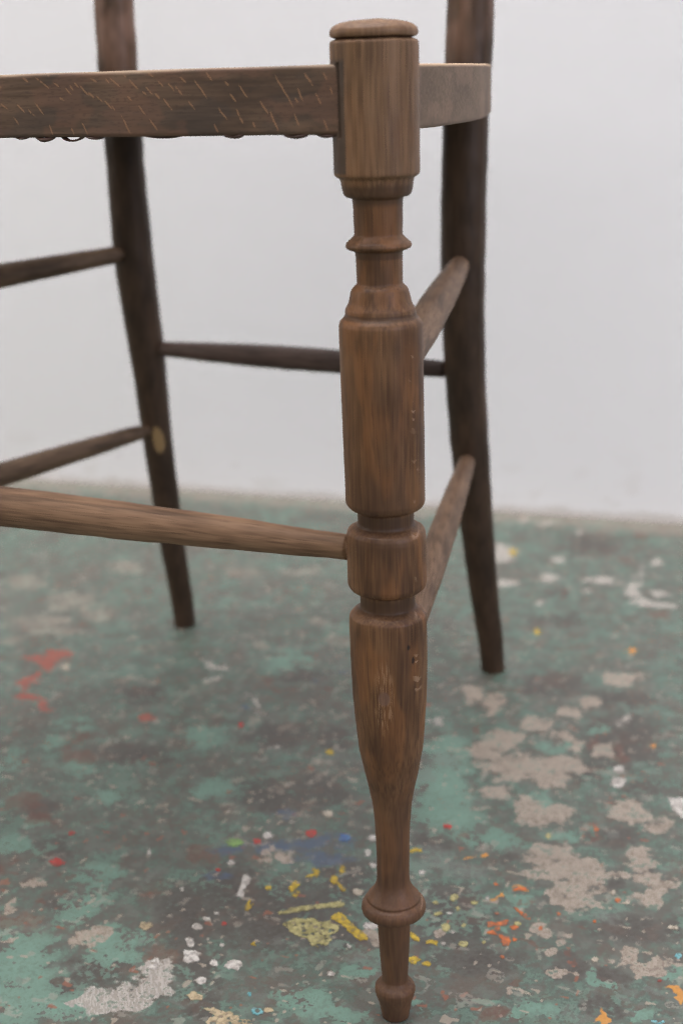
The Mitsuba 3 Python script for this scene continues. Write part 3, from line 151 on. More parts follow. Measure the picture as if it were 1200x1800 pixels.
    ('pale_yellow', 0, [[0.0137,0.0712],[0.0139,0.0701],[0.014,0.0687],[0.0128,0.0682],[0.0118,0.0678],[0.0109,0.0684],[0.0094,0.068],[0.0087,0.0692],[0.009,0.0706],[0.0089,0.072],[0.0102,0.0724],[0.0112,0.0724],[0.0123,0.0729],[0.0132,0.0722]]),
    ('pale_yellow', 0, [[0.0354,0.1009],[0.035,0.0998],[0.0349,0.0988],[0.034,0.0986],[0.0335,0.0973],[0.0326,0.0981],[0.0321,0.0988],[0.0313,0.0993],[0.0312,0.1003],[0.0314,0.1013],[0.0324,0.1015],[0.0329,0.1024],[0.0338,0.1021],[0.0343,0.1014]]),
    ('pale_yellow', 0, [[0.0222,0.0761],[0.0223,0.0756],[0.0223,0.075],[0.0221,0.0745],[0.0216,0.0747],[0.0212,0.0747],[0.0209,0.0751],[0.0206,0.0755],[0.0204,0.0761],[0.0204,0.0767],[0.0207,0.0771],[0.0211,0.0772],[0.0216,0.0773],[0.0221,0.0769]]),
    ('white', 0, [[-0.0041,0.0962],[-0.004,0.0956],[-0.0047,0.0952],[-0.0051,0.0948],[-0.0056,0.0947],[-0.0061,0.0947],[-0.0067,0.0946],[-0.007,0.0951],[-0.0073,0.0956],[-0.0066,0.096],[-0.0065,0.0967],[-0.0058,0.0968],[-0.0052,0.0966],[-0.0047,0.0965]]),
    ('white', 0, [[0.0101,0.1182],[0.0107,0.1172],[0.0102,0.1168],[0.0101,0.1162],[0.0099,0.1152],[0.0093,0.1161],[0.0089,0.1168],[0.0082,0.1175],[0.0081,0.1186],[0.0083,0.1192],[0.0086,0.1195],[0.0087,0.1207],[0.0093,0.1194],[0.0098,0.119]]),
    ('white', 0, [[-0.0342,0.1304],[-0.0345,0.1296],[-0.0342,0.1287],[-0.035,0.1283],[-0.0357,0.128],[-0.0365,0.128],[-0.0376,0.128],[-0.0374,0.1292],[-0.0383,0.1299],[-0.038,0.1309],[-0.0371,0.1314],[-0.0363,0.1318],[-0.0354,0.1316],[-0.0346,0.1312]]),
    ('white', 0, [[0.0021,0.0672],[0.0024,0.0666],[0.0018,0.0661],[0.0018,0.0653],[0.0011,0.0656],[0.0005,0.0652],[-0.0001,0.0656],[-0.0005,0.0661],[-0.0005,0.0668],[-0.0001,0.0673],[0.0002,0.0678],[0.0007,0.0683],[0.0013,0.068],[0.0017,0.0676]]),
    ('white', 0, [[0.0031,0.0789],[0.0032,0.0785],[0.0032,0.078],[0.003,0.0775],[0.0025,0.0777],[0.0021,0.0777],[0.0017,0.0778],[0.0013,0.0782],[0.0013,0.0788],[0.0014,0.0793],[0.0017,0.0797],[0.0021,0.0799],[0.0026,0.0798],[0.0028,0.0792]]),
    ('light_blue', 1, [[0.1272,0.0452],[0.1264,0.0443],[0.1259,0.0434],[0.1245,0.0431],[0.1232,0.0425],[0.1222,0.043],[0.1206,0.0431],[0.1199,0.044],[0.121,0.045],[0.1211,0.0462],[0.1225,0.047],[0.1242,0.047],[0.1252,0.0463],[0.1264,0.046]]),
    ('light_blue', 0, [[0.1237,0.1041],[0.1236,0.1029],[0.1232,0.1022],[0.123,0.1011],[0.1223,0.1008],[0.1217,0.1018],[0.121,0.1019],[0.1204,0.1027],[0.1207,0.1039],[0.1206,0.1052],[0.1213,0.1057],[0.122,0.1055],[0.1227,0.1061],[0.1232,0.1049]]),
    ('red', 0, [[0.1188,0.0788],[0.1185,0.0781],[0.1185,0.0774],[0.118,0.0772],[0.1176,0.0771],[0.1171,0.077],[0.1166,0.0772],[0.1168,0.0779],[0.1167,0.0784],[0.1167,0.0789],[0.1171,0.0793],[0.1175,0.0792],[0.118,0.0795],[0.1182,0.079]]),
    ('orange', 0, [[0.0805,0.1443],[0.0809,0.1435],[0.0806,0.1426],[0.0801,0.1422],[0.0796,0.1413],[0.079,0.1423],[0.0784,0.1426],[0.0777,0.1432],[0.0779,0.1442],[0.0782,0.145],[0.0785,0.1458],[0.0791,0.1464],[0.0798,0.1457],[0.0806,0.1455]]),
    ('orange', 0, [[0.0497,0.2183],[0.0493,0.2172],[0.0493,0.2161],[0.0488,0.2154],[0.0481,0.215],[0.0473,0.2153],[0.0468,0.2162],[0.0463,0.217],[0.0466,0.2179],[0.0463,0.2191],[0.047,0.2194],[0.0476,0.2199],[0.0483,0.2194],[0.0492,0.2194]]),
    ('orange', 0, [[0.0732,0.119],[0.0733,0.1183],[0.0732,0.1175],[0.0728,0.1172],[0.0723,0.117],[0.0719,0.1173],[0.0716,0.1178],[0.0714,0.1183],[0.0712,0.1189],[0.0712,0.1196],[0.0717,0.1198],[0.072,0.1199],[0.0724,0.1198],[0.073,0.1198]]),
    ('orange', 0, [[0.0268,0.1356],[0.0277,0.1349],[0.0257,0.1338],[0.025,0.1328],[0.0234,0.1327],[0.0216,0.1316],[0.0199,0.1317],[0.0203,0.133],[0.0209,0.134],[0.0208,0.1349],[0.0221,0.1359],[0.0237,0.1359],[0.0255,0.1369],[0.0264,0.1364]]),
    ('orange', 0, [[0.0529,0.1185],[0.0529,0.1177],[0.0527,0.1171],[0.0524,0.1166],[0.052,0.1161],[0.0514,0.1165],[0.0511,0.117],[0.0507,0.1176],[0.0509,0.1182],[0.0505,0.1191],[0.0512,0.1192],[0.0516,0.1192],[0.0521,0.1194],[0.0525,0.1191]]),
    ('orange', 0, [[0.0475,0.1012],[0.0475,0.1005],[0.0476,0.0997],[0.047,0.0996],[0.0467,0.0993],[0.0461,0.0991],[0.0457,0.0997],[0.0455,0.1004],[0.0454,0.1011],[0.0456,0.1016],[0.0456,0.1025],[0.0462,0.1025],[0.0467,0.1022],[0.047,0.1017]]),
    ('cream', 0, [[0.0865,0.1441],[0.0866,0.1434],[0.0856,0.1428],[0.0852,0.1422],[0.0843,0.1421],[0.0837,0.1421],[0.0827,0.1419],[0.0823,0.1424],[0.0827,0.1431],[0.0833,0.1436],[0.0837,0.1443],[0.0846,0.145],[0.0855,0.1448],[0.0859,0.1444]]),
    ('cream', 0, [[0.0766,0.1515],[0.0772,0.1506],[0.0763,0.15],[0.0762,0.1486],[0.0752,0.1487],[0.0744,0.1486],[0.0739,0.1495],[0.073,0.1501],[0.0735,0.1512],[0.0739,0.152],[0.0742,0.1528],[0.075,0.1534],[0.0758,0.153],[0.0764,0.1524]]),
    ('cream', 0, [[0.1169,0.1286],[0.117,0.1278],[0.1156,0.1275],[0.1151,0.1267],[0.1139,0.1266],[0.1127,0.1269],[0.1117,0.1274],[0.1117,0.1283],[0.1121,0.129],[0.1122,0.1299],[0.1136,0.13],[0.1146,0.13],[0.1157,0.1298],[0.1164,0.1293]]),
    ('cream', 0, [[0.0834,0.0836],[0.0831,0.0828],[0.0832,0.0819],[0.0825,0.0816],[0.0819,0.0807],[0.0813,0.0814],[0.0808,0.0818],[0.0801,0.0823],[0.0797,0.0833],[0.0805,0.0839],[0.0807,0.0852],[0.0817,0.0851],[0.0825,0.0851],[0.0834,0.0848]]),
    ('pale_yellow', 0, [[0.0237,0.1996],[0.0237,0.1978],[0.0235,0.1965],[0.0235,0.1948],[0.0225,0.1954],[0.0218,0.1964],[0.0209,0.1964],[0.0206,0.1983],[0.0205,0.1997],[0.0205,0.2008],[0.0207,0.2017],[0.0213,0.2017],[0.022,0.202],[0.0225,0.2005]]),
    ('cream', 0, [[-0.4169,0.3142],[-0.4166,0.3122],[-0.414,0.309],[-0.4147,0.3072],[-0.4176,0.3086],[-0.4193,0.3092],[-0.4213,0.3098],[-0.4229,0.3119],[-0.4234,0.3139],[-0.4244,0.3161],[-0.425,0.3187],[-0.4229,0.3186],[-0.4209,0.319],[-0.4186,0.3163]]),
    ('yellow', 0, [[-0.1511,0.2542],[-0.1504,0.2523],[-0.1504,0.2504],[-0.1518,0.2498],[-0.1532,0.2501],[-0.1543,0.2495],[-0.1553,0.2511],[-0.1567,0.252],[-0.157,0.2537],[-0.1564,0.2548],[-0.1557,0.2556],[-0.1552,0.2576],[-0.1537,0.2558],[-0.1524,0.2554]]),
    ('cream', 0, [[-0.1153,0.1743],[-0.1152,0.173],[-0.114,0.1709],[-0.1153,0.1698],[-0.1169,0.1698],[-0.1182,0.1705],[-0.1193,0.1713],[-0.1207,0.1722],[-0.1215,0.1738],[-0.1204,0.175],[-0.1201,0.1766],[-0.1185,0.1762],[-0.1172,0.1766],[-0.1161,0.1755]]),
    ('red', 0, [[-0.2318,0.2699],[-0.2305,0.2682],[-0.2313,0.2673],[-0.2312,0.2659],[-0.2321,0.2657],[-0.2331,0.2652],[-0.2344,0.267],[-0.2357,0.2684],[-0.2364,0.2703],[-0.2365,0.2719],[-0.236,0.2729],[-0.2352,0.2736],[-0.2338,0.2723],[-0.2328,0.2711]]),
    ('yellow', 0, [[-0.1622,0.7175],[-0.1602,0.7132],[-0.1607,0.71],[-0.1617,0.7082],[-0.1624,0.704],[-0.165,0.708],[-0.1671,0.7111],[-0.1688,0.7151],[-0.1696,0.7193],[-0.171,0.7248],[-0.1682,0.7237],[-0.1673,0.7262],[-0.1653,0.7255],[-0.1631,0.7219]]),
    ('yellow', 0, [[-0.0794,0.5221],[-0.0785,0.5189],[-0.0796,0.5177],[-0.0797,0.5158],[-0.0806,0.5149],[-0.0818,0.5164],[-0.0832,0.5174],[-0.0844,0.5202],[-0.0853,0.5235],[-0.0842,0.5247],[-0.084,0.5267],[-0.0832,0.5276],[-0.0819,0.5263],[-0.0809,0.524]]),
]


# ------------------------------------------------------------------ materials
def rgb(r, g, b):
    return mi.Color3f(r, g, b)


def ss(a, b, x):
    return mikit.smoothstep(a, b, x)


N, FBM, MIX = mikit.noise, mikit.fbm, mikit.mix


def marks(cls, x, y, rag, k):
    """Cover (0 to 1) of the ragged oval marks of one class at the floor point x, y (metres)."""
    m = mi.Float(-9)
    for cx, cy, a, b, c, d in MARKS[cls]:
        dx, dy = x - cx, y - cy
        u, v = dx * a + dy * b, dx * c + dy * d
        m = dr.maximum(m, 1 - u * u - v * v)
    return dr.clip((m + rag * ss(-1.5, 0.3, m)) * k, 0, 1) if k else dr.maximum(m, 0)


def floor_colour(p, n, uv):
    x0, y0 = p.x, p.y
    w1, w2 = N(x0 * 95, y0 * 95), N(x0 * 95 + 31, y0 * 95 + 7)
    w3, w4 = N(x0 * 330, y0 * 330), N(x0 * 330 + 11, y0 * 330 + 3)
    x = x0 + (w1 - .5) * .011 + (w3 - .5) * .005
    y = y0 + (w2 - .5) * .011 + (w4 - .5) * .005
    big = FBM(x0 * 30, y0 * 30, 3.0, octaves=4)
    mid = FBM(x0 * 110 + 5, y0 * 110, 9.0, octaves=4)
    fine = FBM(x0 * 520, y0 * 520, 1.0, octaves=2)
    grit = N(x0 * 1900, y0 * 1900)
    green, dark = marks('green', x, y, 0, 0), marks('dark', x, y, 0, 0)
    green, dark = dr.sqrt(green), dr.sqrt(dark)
    f = .24 * big + .42 * mid + .34 * fine
    # walked-through old coats: grey-brown dirt and a dull green, worn into each other
    c = MIX(rgb(.108, .103, .087), rgb(.096, .130, .105), ss(.36, .56, f + .05 * green - .05 * dark))
    c = MIX(c, rgb(.140, .150, .128), 0.60 * ss(.50, .66, FBM(x0 * 150 + 8, y0 * 150, 4.0)))
    c = MIX(c, MIX(rgb(.060, .052, .045), rgb(.102, .091, .080), fine), (.06 + .84 * dark) * ss(.47, .56, 1 - f + .17 * dark - .10 * green))  # dark marks: old dirt, with the chair shadow round the foot painted in
    c = MIX(c, rgb(.130, .078, .058), .28 * ss(.57, .68, FBM(x0 * 95 + 40, y0 * 95, 2.0)))
    # teal coat, whole only in places
    g2 = ss(.545, .600, f + .17 * green - .060 * dark)
    teal = MIX(rgb(.132, .230, .178), rgb(.165, .268, .212), big)
    teal = MIX(teal, rgb(.11, .15, .115), .40 * ss(.52, .75, fine))
    c = MIX(c, teal, g2 * (.42 + .55 * green))
    # pin-head specks everywhere
    sp = N(x0 * 260 + 3, y0 * 260 + 8)
    which = N(x0 * 37, y0 * 37 + 20)
    c = MIX(c, MIX(rgb(.36, .30, .24), rgb(.26, .10, .06), ss(.60, .62, which)), .7 * ss(.87, .91, sp))
    c = MIX(c, rgb(.36, .32, .27), .35 * ss(.82, .88, N(x0 * 150 + 60, y0 * 150)) * ss(.35, .5, fine))
    rag = (mid - .5) * 2.1 + (fine - .5) * .7
    c = MIX(c, MIX(rgb(.17, .062, .042), rgb(.12, .062, .046), mid), .55 * marks('rust', x, y, rag * 1.3, 2.2))
    c = MIX(c, MIX(rgb(.13, .12, .115), rgb(.20, .22, .19), fine), .38 * marks('grey', x, y, rag, 2.0))
    c = MIX(c, MIX(rgb(.060, .095, .17), rgb(.085, .10, .13), mid), .85 * marks('blue', x, y, rag, 1.0))
    c = MIX(c, rgb(.33, .060, .036), .72 * marks('red', x, y, rag, 1.6))
    stone = MIX(rgb(.205, .163, .128), rgb(.375, .312, .254), ss(.28, .64, .40 * fine + .35 * mid + .25 * grit))
    stone = MIX(stone, rgb(.14, .105, .08), .6 * ss(.70, .85, grit * .5 + fine * .5))
    hole = 1 - .85 * ss(.62, .70, mid * .55 + fine * .45)
    c = MIX(c, stone, .42 * marks('worn', x, y, rag, 1.3))
    c = MIX(c, stone, .93 * hole * marks('concrete', x, y, rag, 3.5))
    pale = MIX(rgb(.33, .295, .26), rgb(.46, .42, .375), ss(.35, .65, .6 * N(x0 * 1300 + y0 * 900, y0 * 300 - x0 * 200) + .4 * fine))
    c = MIX(c, pale, .92 * (1 - .7 * ss(.64, .72, fine)) * marks('pale', x, y, rag, 3.2))
    c = MIX(c, rgb(.60, .26, .045), .8 * marks('orange', x, y, rag, 2.5))
    # the unpainted dusty margin along the wall
    edge = (0.8650 + 0.110 * x0) - y0
    m = 1 - ss(.018, .052, edge + (mid - .5) * .05)
    c = MIX(c, MIX(rgb(.27, .225, .180), rgb(.36, .32, .27), mid), .55 * m)
    return c * (.92 + .16 * grit)


def floor_bump(p, n, uv):
    x0, y0 = p.x, p.y
    return .0011 * FBM(x0 * 110 + 5, y0 * 110, 9.0, octaves=4) + .00035 * N(x0 * 900, y0 * 900)


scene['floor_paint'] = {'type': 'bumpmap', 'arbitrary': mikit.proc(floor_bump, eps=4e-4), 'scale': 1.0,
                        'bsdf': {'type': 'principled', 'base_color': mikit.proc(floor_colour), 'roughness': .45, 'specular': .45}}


def wall_colour(p, n, uv):
    big = FBM(p.x * 2.2, p.z * 2.2, 5.0)
    c = MIX(rgb(.805, .792, .792), rgb(.825, .812, .812), big)
    low = 1 - ss(.0, .10, p.z)
    sc = FBM(p.x * 38, p.z * 60, 2.0, octaves=4)
    c = MIX(c, rgb(.58, .52, .45), .18 * low * ss(.56, .72, sc))
    c = MIX(c, rgb(.50, .45, .39), .6 * (1 - ss(.002, .012, p.z + (sc - .5) * .012)))
    return c


scene['wall_paint'] = {'type': 'bumpmap', 'arbitrary': mikit.proc(lambda p, n, uv: .0003 * FBM(p.x * 45, p.z * 45, 1.0, octaves=3), eps=1e-3), 'scale': 1.0,
                       'bsdf': {'type': 'principled', 'base_color': mikit.proc(wall_colour), 'roughness': .7, 'specular': .3}}

RX, RY = 0.911, 0.411          # the direction across the front leg, seen from where its flecked side shows


def grain(a, b, l):
    """(fine streaks, pores, clouds) of wood whose fibres run along l."""
    wv = (N(a * 60, b * 60, l * 18) - .5) * .0022
    a2, b2 = a + wv, b + wv
    return .36 * N(a2 * 560, b2 * 560, l * 34) + .64 * N(a2 * 1500 + 5, b2 * 1500, l * 60), N(a2 * 2100, b2 * 2100, l * 75 + 9), FBM(a * 62 + 7, b * 62, l * 26, octaves=3)


def front_wood(p, n, uv):
    s1, s2, cl = grain(p.x, p.y, p.z)
    c = MIX(rgb(.064, .030, .016), rgb(.205, .104, .049), ss(.14, .86, .50 * s1 + .50 * cl))
    c = MIX(c, rgb(.230, .098, .038), .5 * ss(.50, .66, FBM(p.x * 120, p.y * 120, p.z * 30 + 3)))
    c = MIX(c, rgb(.062, .034, .022), .34 * ss(.48, .72, FBM(p.x * 85 + 3, p.y * 85, p.z * 26 + 11, octaves=4)))
    c = MIX(c, rgb(.042, .023, .015), .42 * ss(.50, .95, s2))
    # the upper block is sanded paler and greyer, the foot is darker
    c = MIX(c, MIX(rgb(.140, .078, .043), rgb(.280, .165, .090), ss(.1, .9, s1)), .55 * ss(.40, .425, p.z))
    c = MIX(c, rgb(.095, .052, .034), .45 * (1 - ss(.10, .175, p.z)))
    # old polish in the turned necks, plus painted-in shade under the rings
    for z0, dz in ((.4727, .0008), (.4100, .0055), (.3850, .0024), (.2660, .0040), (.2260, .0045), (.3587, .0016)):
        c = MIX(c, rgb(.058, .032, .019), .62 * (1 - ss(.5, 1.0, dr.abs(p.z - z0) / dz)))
    s = p.x * RX + p.y * RY
    # dark strip on the flank below the seat rail
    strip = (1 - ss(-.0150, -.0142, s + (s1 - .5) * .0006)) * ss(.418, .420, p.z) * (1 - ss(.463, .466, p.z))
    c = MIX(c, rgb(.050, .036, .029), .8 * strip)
    # small chevron flecks in a band down the right of each thick section
    q = s - .0125 + (N(p.z * 30) - .5) * .003
    fl = ss(.74, .80, N((p.z - dr.abs(q) * .8) * 620, s * 420)) * (1 - ss(.0005, .0026, dr.abs(q)))
    c = MIX(c, rgb(.38, .24, .15), .55 * fl * ss(.35, .55, N(p.z * 110 + 5)) * (1 - ss(.36, .37, p.z)))
    # bruised knot with frayed fibres above and below
    kz, ks = (p.z - .1838) / .021, (s - .0 - .0028 + .006) / .0055
    kn = 1 - ss(.35, 1.0, kz * kz + ks * ks)
    fr = ss(.50, .75, N(p.x * 3200, p.y * 3200, p.z * 170))
    c = MIX(c, rgb(.36, .21, .115), .55 * kn * fr)
    k2 = 1 - ss(.4, 1.0, dr.square((p.z - .1838) / .0042) + dr.square((s + .0032) / .0032))
    c = MIX(c, rgb(.17, .095, .068), .75 * k2)
    for hz, hs in ((.2085, .0086), (.2015, .0106)):
        c = MIX(c, rgb(.015, .011, .010), .8 * (1 - ss(.2, 1.5, dr.square((p.z - hz) / .0016) + dr.square((s - hs) / .0009) + (s1 - .5) * 2.2)))
    return c


def dark_wood(p, n, uv):
    s1, s2, cl = grain(p.x, p.y, p.z)
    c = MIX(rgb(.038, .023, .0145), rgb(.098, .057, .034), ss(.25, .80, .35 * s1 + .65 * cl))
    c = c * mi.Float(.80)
    c = MIX(c, rgb(.19, .115, .085), .65 * ss(.455, .50, p.z) * ss(.34, .62, FBM(p.x * 60, p.y * 60, p.z * 28)))  # pinkish patches above the seat, the light from overhead painted in
    # a pale worn oval by the lower left stretcher
    d = dr.square((p.x + .3640) / .0042) + dr.square((p.z - .1790) / .0125)
    c = MIX(c, rgb(.34, .22, .10), .85 * (1 - ss(.6, 1.1, d)) * ss(-.372, -.366, p.x))
    return c


def rail_wood(p, n, uv):
    s1, s2, cl = grain(p.y, p.z, p.x)
    c = MIX(rgb(.080, .051, .035), rgb(.178, .110, .071), ss(.22, .78, .4 * s1 + .6 * cl))
    c = MIX(c, rgb(.066, .056, .050), .34 * ss(.48, .68, FBM(p.x * 55, p.z * 90, 4.0)))
    c = MIX(c, rgb(.185, .095, .062), .42 * ss(.52, .68, FBM(p.x * 70 + 9, p.z * 110, 1.0)))
    c = MIX(c, rgb(.050, .038, .032), .30 * ss(.60, .88, N(p.x * 500, p.z * 2200)))
    # bright medullary flecks cut across the face
    m = mi.Float(0)
    wob = (N(p.x * 260, p.z * 260) - .5) * .0007
    for x1, z1, x2, z2 in FLECKS:
        dx, dz = x2 - x1, z2 - z1
        ln = math.hypot(dx, dz)
        dx, dz = dx / ln, dz / ln
        ax, az = p.x - x1, p.z - z1
        t = (ax * dx + az * dz) / ln
        e = dr.abs(ax * dz - az * dx + wob)
        t2 = 2 * t - 1
        m = dr.maximum(m, 1 - t2 * t2 * t2 * t2 - e * (1 / .00050))
    c = MIX(c, rgb(.34, .180, .095), .62 * dr.clip(m * 2.2, 0, 1) * ss(.0, .35, N(p.x * 700, p.z * 700)) * (1 - ss(-.0142, -.0135, p.y)))
    # edges rubbed pale
    c = MIX(c, rgb(.40, .285, .19), .75 * ss(.4615, .4632, p.z + (cl - .5) * .003))
    return c


def seat_wood(p, n, uv):
    s1, s2, cl = grain(p.x, p.z, p.y)
    c = MIX(rgb(.130, .088, .060), rgb(.200, .134, .090), ss(.25, .75, .45 * FBM(p.x * 500, p.z * 900, p.y * 420) + .55 * cl))
    c = MIX(c, rgb(.27, .17, .115), .35 * ss(.5, .66, FBM(p.x * 70 + 9, p.y * 70, p.z * 70)))
    c = MIX(c, rgb(.52, .36, .23), .8 * ss(.4608, .4626, p.z))
    return c


def stretcher_wood(lo, hi, along):
    """Wood whose fibres run along the unit vector 'along'."""
    ax = np.asarray(along, float)

    def fn(p, n, uv):
        l = p.x * float(ax[0]) + p.y * float(ax[1]) + p.z * float(ax[2])
        a = p.x * float(-ax[1]) + p.y * float(ax[0])
        s1, s2, cl = grain(a, p.z, l)
        c = MIX(rgb(*lo), rgb(*hi), ss(.20, .78, .45 * s1 + .55 * cl))
        st = ss(.60, .70, FBM(a * 260, p.z * 260 + l * 4, l * 9 + 3, octaves=2))
        c = MIX(c, rgb(*[.42 * v for v in lo]), .38 * st)
        return MIX(c, rgb(*[.35 * v for v in lo]), .30 * ss(.62, .9, s2))
    return fn


def wood_bsdf(key, colour, rough, bump, axis):
    def relief(p, n, uv):
        a, b, l = {'z': (p.x, p.y, p.z), 'x': (p.y, p.z, p.x), 'y': (p.x, p.z, p.y)}[axis]
        return bump * (FBM(a * 520, b * 520, l * 34, octaves=3) + .6 * N(a * 60, b * 60, l * 40))
    scene[key] = {'type': 'bumpmap', 'arbitrary': mikit.proc(relief, eps=3e-4), 'scale': 1.0,
                  'bsdf': {'type': 'principled', 'base_color': mikit.proc(colour), 'roughness': rough, 'specular': .28}}


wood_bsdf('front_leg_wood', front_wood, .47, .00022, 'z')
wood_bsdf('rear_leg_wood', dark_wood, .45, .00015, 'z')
wood_bsdf('front_rail_wood', rail_wood, .58, .00020, 'x')
wood_bsdf('side_rail_wood', seat_wood, .62, .00018, 'y')
wood_bsdf('front_stretcher_wood', stretcher_wood((.120, .066, .038), (.270, .160, .094), (1, 0, 0)), .55, .00022, 'x')
SIDE = np.array([-.13, .38, .0]) / np.hypot(.13, .38)
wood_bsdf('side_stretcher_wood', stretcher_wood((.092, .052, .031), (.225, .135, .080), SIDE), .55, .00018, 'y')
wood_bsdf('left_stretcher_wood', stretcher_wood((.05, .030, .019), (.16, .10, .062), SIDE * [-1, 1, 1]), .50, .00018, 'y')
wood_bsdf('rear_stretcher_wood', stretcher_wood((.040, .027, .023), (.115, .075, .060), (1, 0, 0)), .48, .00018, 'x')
scene['cane'] = {'type': 'principled', 'base_color': mikit.proc(lambda p, n, uv: MIX(rgb(.30, .19, .10), rgb(.46, .31, .17), N(p.x * 300, p.y * 300, p.z * 300))), 'roughness': .5}
scene['old_cane'] = {'type': 'principled', 'base_color': mikit.proc(lambda p, n, uv: MIX(rgb(.035, .018, .014), rgb(.11, .055, .04), N(p.x * 500, p.y * 500, p.z * 900))), 'roughness': .5}


def paint_bsdf(key, a, b):
    def fn(p, n, uv):
        f = FBM(p.x * 420, p.y * 420, 6.0, octaves=3)
        c = MIX(rgb(*a), rgb(*b), ss(.3, .7, f))
        return MIX(c, rgb(.13, .11, .09), .55 * ss(.62, .74, N(p.x * 800, p.y * 800)))
    scene[key] = {'type': 'principled', 'base_color': mikit.proc(fn), 'roughness': .5, 'specular': .4}


PAINT = {'white': ((.38, .345, .31), (.58, .55, .51)), 'yellow': ((.33, .225, .030), (.52, .37, .045)), 'pale_yellow': ((.30, .265, .105), (.44, .395, .18)),
         'orange': ((.40, .115, .040), (.56, .160, .050)), 'red': ((.33, .042, .034), (.44, .055, .045)), 'tan': ((.34, .265, .16), (.49, .395, .25)),
         'light_blue': ((.10, .30, .32), (.20, .42, .44)), 'blue': ((.055, .12, .28), (.10, .19, .36)), 'green': ((.15, .25, .08), (.21, .34, .12)),
         'cream': ((.34, .29, .22), (.49, .43, .35))}
for k, (a, b) in PAINT.items():
    paint_bsdf('paint_' + k, a, b)

# ------------------------------------------------------------------ the setting
WALL_DIR = np.array([1, .110, 0]) / math.hypot(1, .110)
slab = trimesh.creation.box([6.0, 4.6, .10])
slab.apply_translation([-.4, -1.40, -.05])
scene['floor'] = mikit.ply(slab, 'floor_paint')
labels['floor'] = {'label': 'worn green painted concrete floor spattered with old paint', 'category': 'floor', 'kind': 'structure'}
plaster = trimesh.creation.box([6.0, .12, 2.6])
plaster.apply_translation([0, .06, 1.296])
ang = math.degrees(math.atan(.110))
scene['wall'] = {**mikit.ply(plaster, 'wall_paint'), 'to_world': T().translate([-.4, .8650 - .044, 0]).rotate([0, 0, 1], ang)}
labels['wall'] = {'label': 'plain white painted wall with a scuffed foot behind the chair', 'category': 'wall', 'kind': 'structure'}


# thick paint on the floor: every splash its own low piece
def splash_mesh(pts, wear, seed):
    rs = np.random.default_rng(seed)
    p = Polygon(pts).buffer(0)
    size = math.sqrt(p.area)
    r = min(.0011, size * .12)
    p = p.buffer(r).buffer(-2 * r).buffer(r) if wear == 0 and p.area > 4e-5 else p
    # ragged outline
    ring = p.segmentize(max(size * .09, .0007))
    parts = []
    for gq in getattr(ring, 'geoms', [ring]):
        if gq.is_empty:
            continue
        xy = np.array(gq.exterior.coords)[:-1]
        nz = meshkit.fbm(np.c_[xy * 420, np.full(len(xy), seed)], 3) - .5
        d = xy - np.array(gq.centroid.coords[0])
        d /= np.linalg.norm(d, axis=1, keepdims=True) + 1e-9
        parts.append(Polygon(xy + d * (nz * min(.0042, size * .42))[:, None]).buffer(0))
    p = unary_union(parts)
    if wear:
        x0, y0, x1, y1 = p.bounds
        q = rs.uniform([x0, y0], [x1, y1], (int(400 * wear), 2))
        v = meshkit.fbm(np.c_[q * 330, np.full(len(q), seed + 5)], 3)
        holes = [Point(*a).buffer(rs.uniform(.0003, .0011), 3) for a, b in zip(q, v) if b > (.60 if wear == 2 else .57)]
        p = p.difference(unary_union(holes)) if holes else p
    p = p.simplify(.00012)
    out = []
    for gq in getattr(p, 'geoms', [p]):
        if gq.geom_type != 'Polygon' or gq.area < 1.2e-7:
            continue
        out.append(trimesh.creation.extrude_polygon(gq, .00035, engine='earcut'))
    return trimesh.util.concatenate(out) if out else None


count = 0
for i, (colour, wear, pts) in enumerate(SPLASHES):
    m = splash_mesh(pts, wear, i + 1)
    if m is None:
        continue
    scene['floor__paint_splash' + (f'_{count:03d}' if count else '')] = mikit.ply(m, 'paint_' + colour)
    count += 1

# ------------------------------------------------------------------ the chair
labels['wooden_chair'] = {'label': 'old brown wooden cane-seat chair with turned front leg on the painted floor', 'category': 'chair'}
CH = 'wooden_chair__'


def tube(centres, ra, rb, nseg=64, cap=True, ripple=0.0, seed=0, up=(0, 0, 1)):
    """A round or oval bar swept along centres; ra and rb are the radii on the two sides of its section."""
    c = np.asarray(centres, float)
    t = np.gradient(c, axis=0)
    t /= np.linalg.norm(t, axis=1, keepdims=True)
    a = np.cross(t, np.asarray(up, float))
    a /= np.linalg.norm(a, axis=1, keepdims=True)
    b = np.cross(a, t)
    th = np.arange(nseg) * 2 * np.pi / nseg
    dirs = np.cos(th)[None, :, None] * a[:, None] + np.sin(th)[None, :, None] * b[:, None]
    ra, rb = np.broadcast_to(ra, len(c)), np.broadcast_to(rb, len(c))
    off = np.cos(th)[None, :, None] * a[:, None] * ra[:, None, None] + np.sin(th)[None, :, None] * b[:, None] * rb[:, None, None]
    v = c[:, None] + off
    if ripple:
        nz = meshkit.fbm(v * 70 + seed, 3) - .5
        v = v + dirs * (nz * ripple)[..., None]
    n = len(c)
    i, j = np.meshgrid(np.arange(n - 1), np.arange(nseg), indexing='ij')
    f = np.stack([i * nseg + j, i * nseg + (j + 1) % nseg, (i + 1) * nseg + (j + 1) % nseg, (i + 1) * nseg + j], -1).reshape(-1, 4)
    f = np.vstack([f[:, [0, 1, 2]], f[:, [0, 2, 3]]])
    v = v.reshape(-1, 3)
    if cap:
        v = np.vstack([v, c[0], c[-1]])
        k = np.arange(nseg)
        f = np.vstack([f, np.c_[np.full(nseg, n * nseg), (k + 1) % nseg, k], np.c_[np.full(nseg, n * nseg + 1), (n - 1) * nseg + k, (n - 1) * nseg + (k + 1) % nseg]])
    m = trimesh.Trimesh(v, f, process=False)
    if m.volume < 0:
        m.invert()
    return m


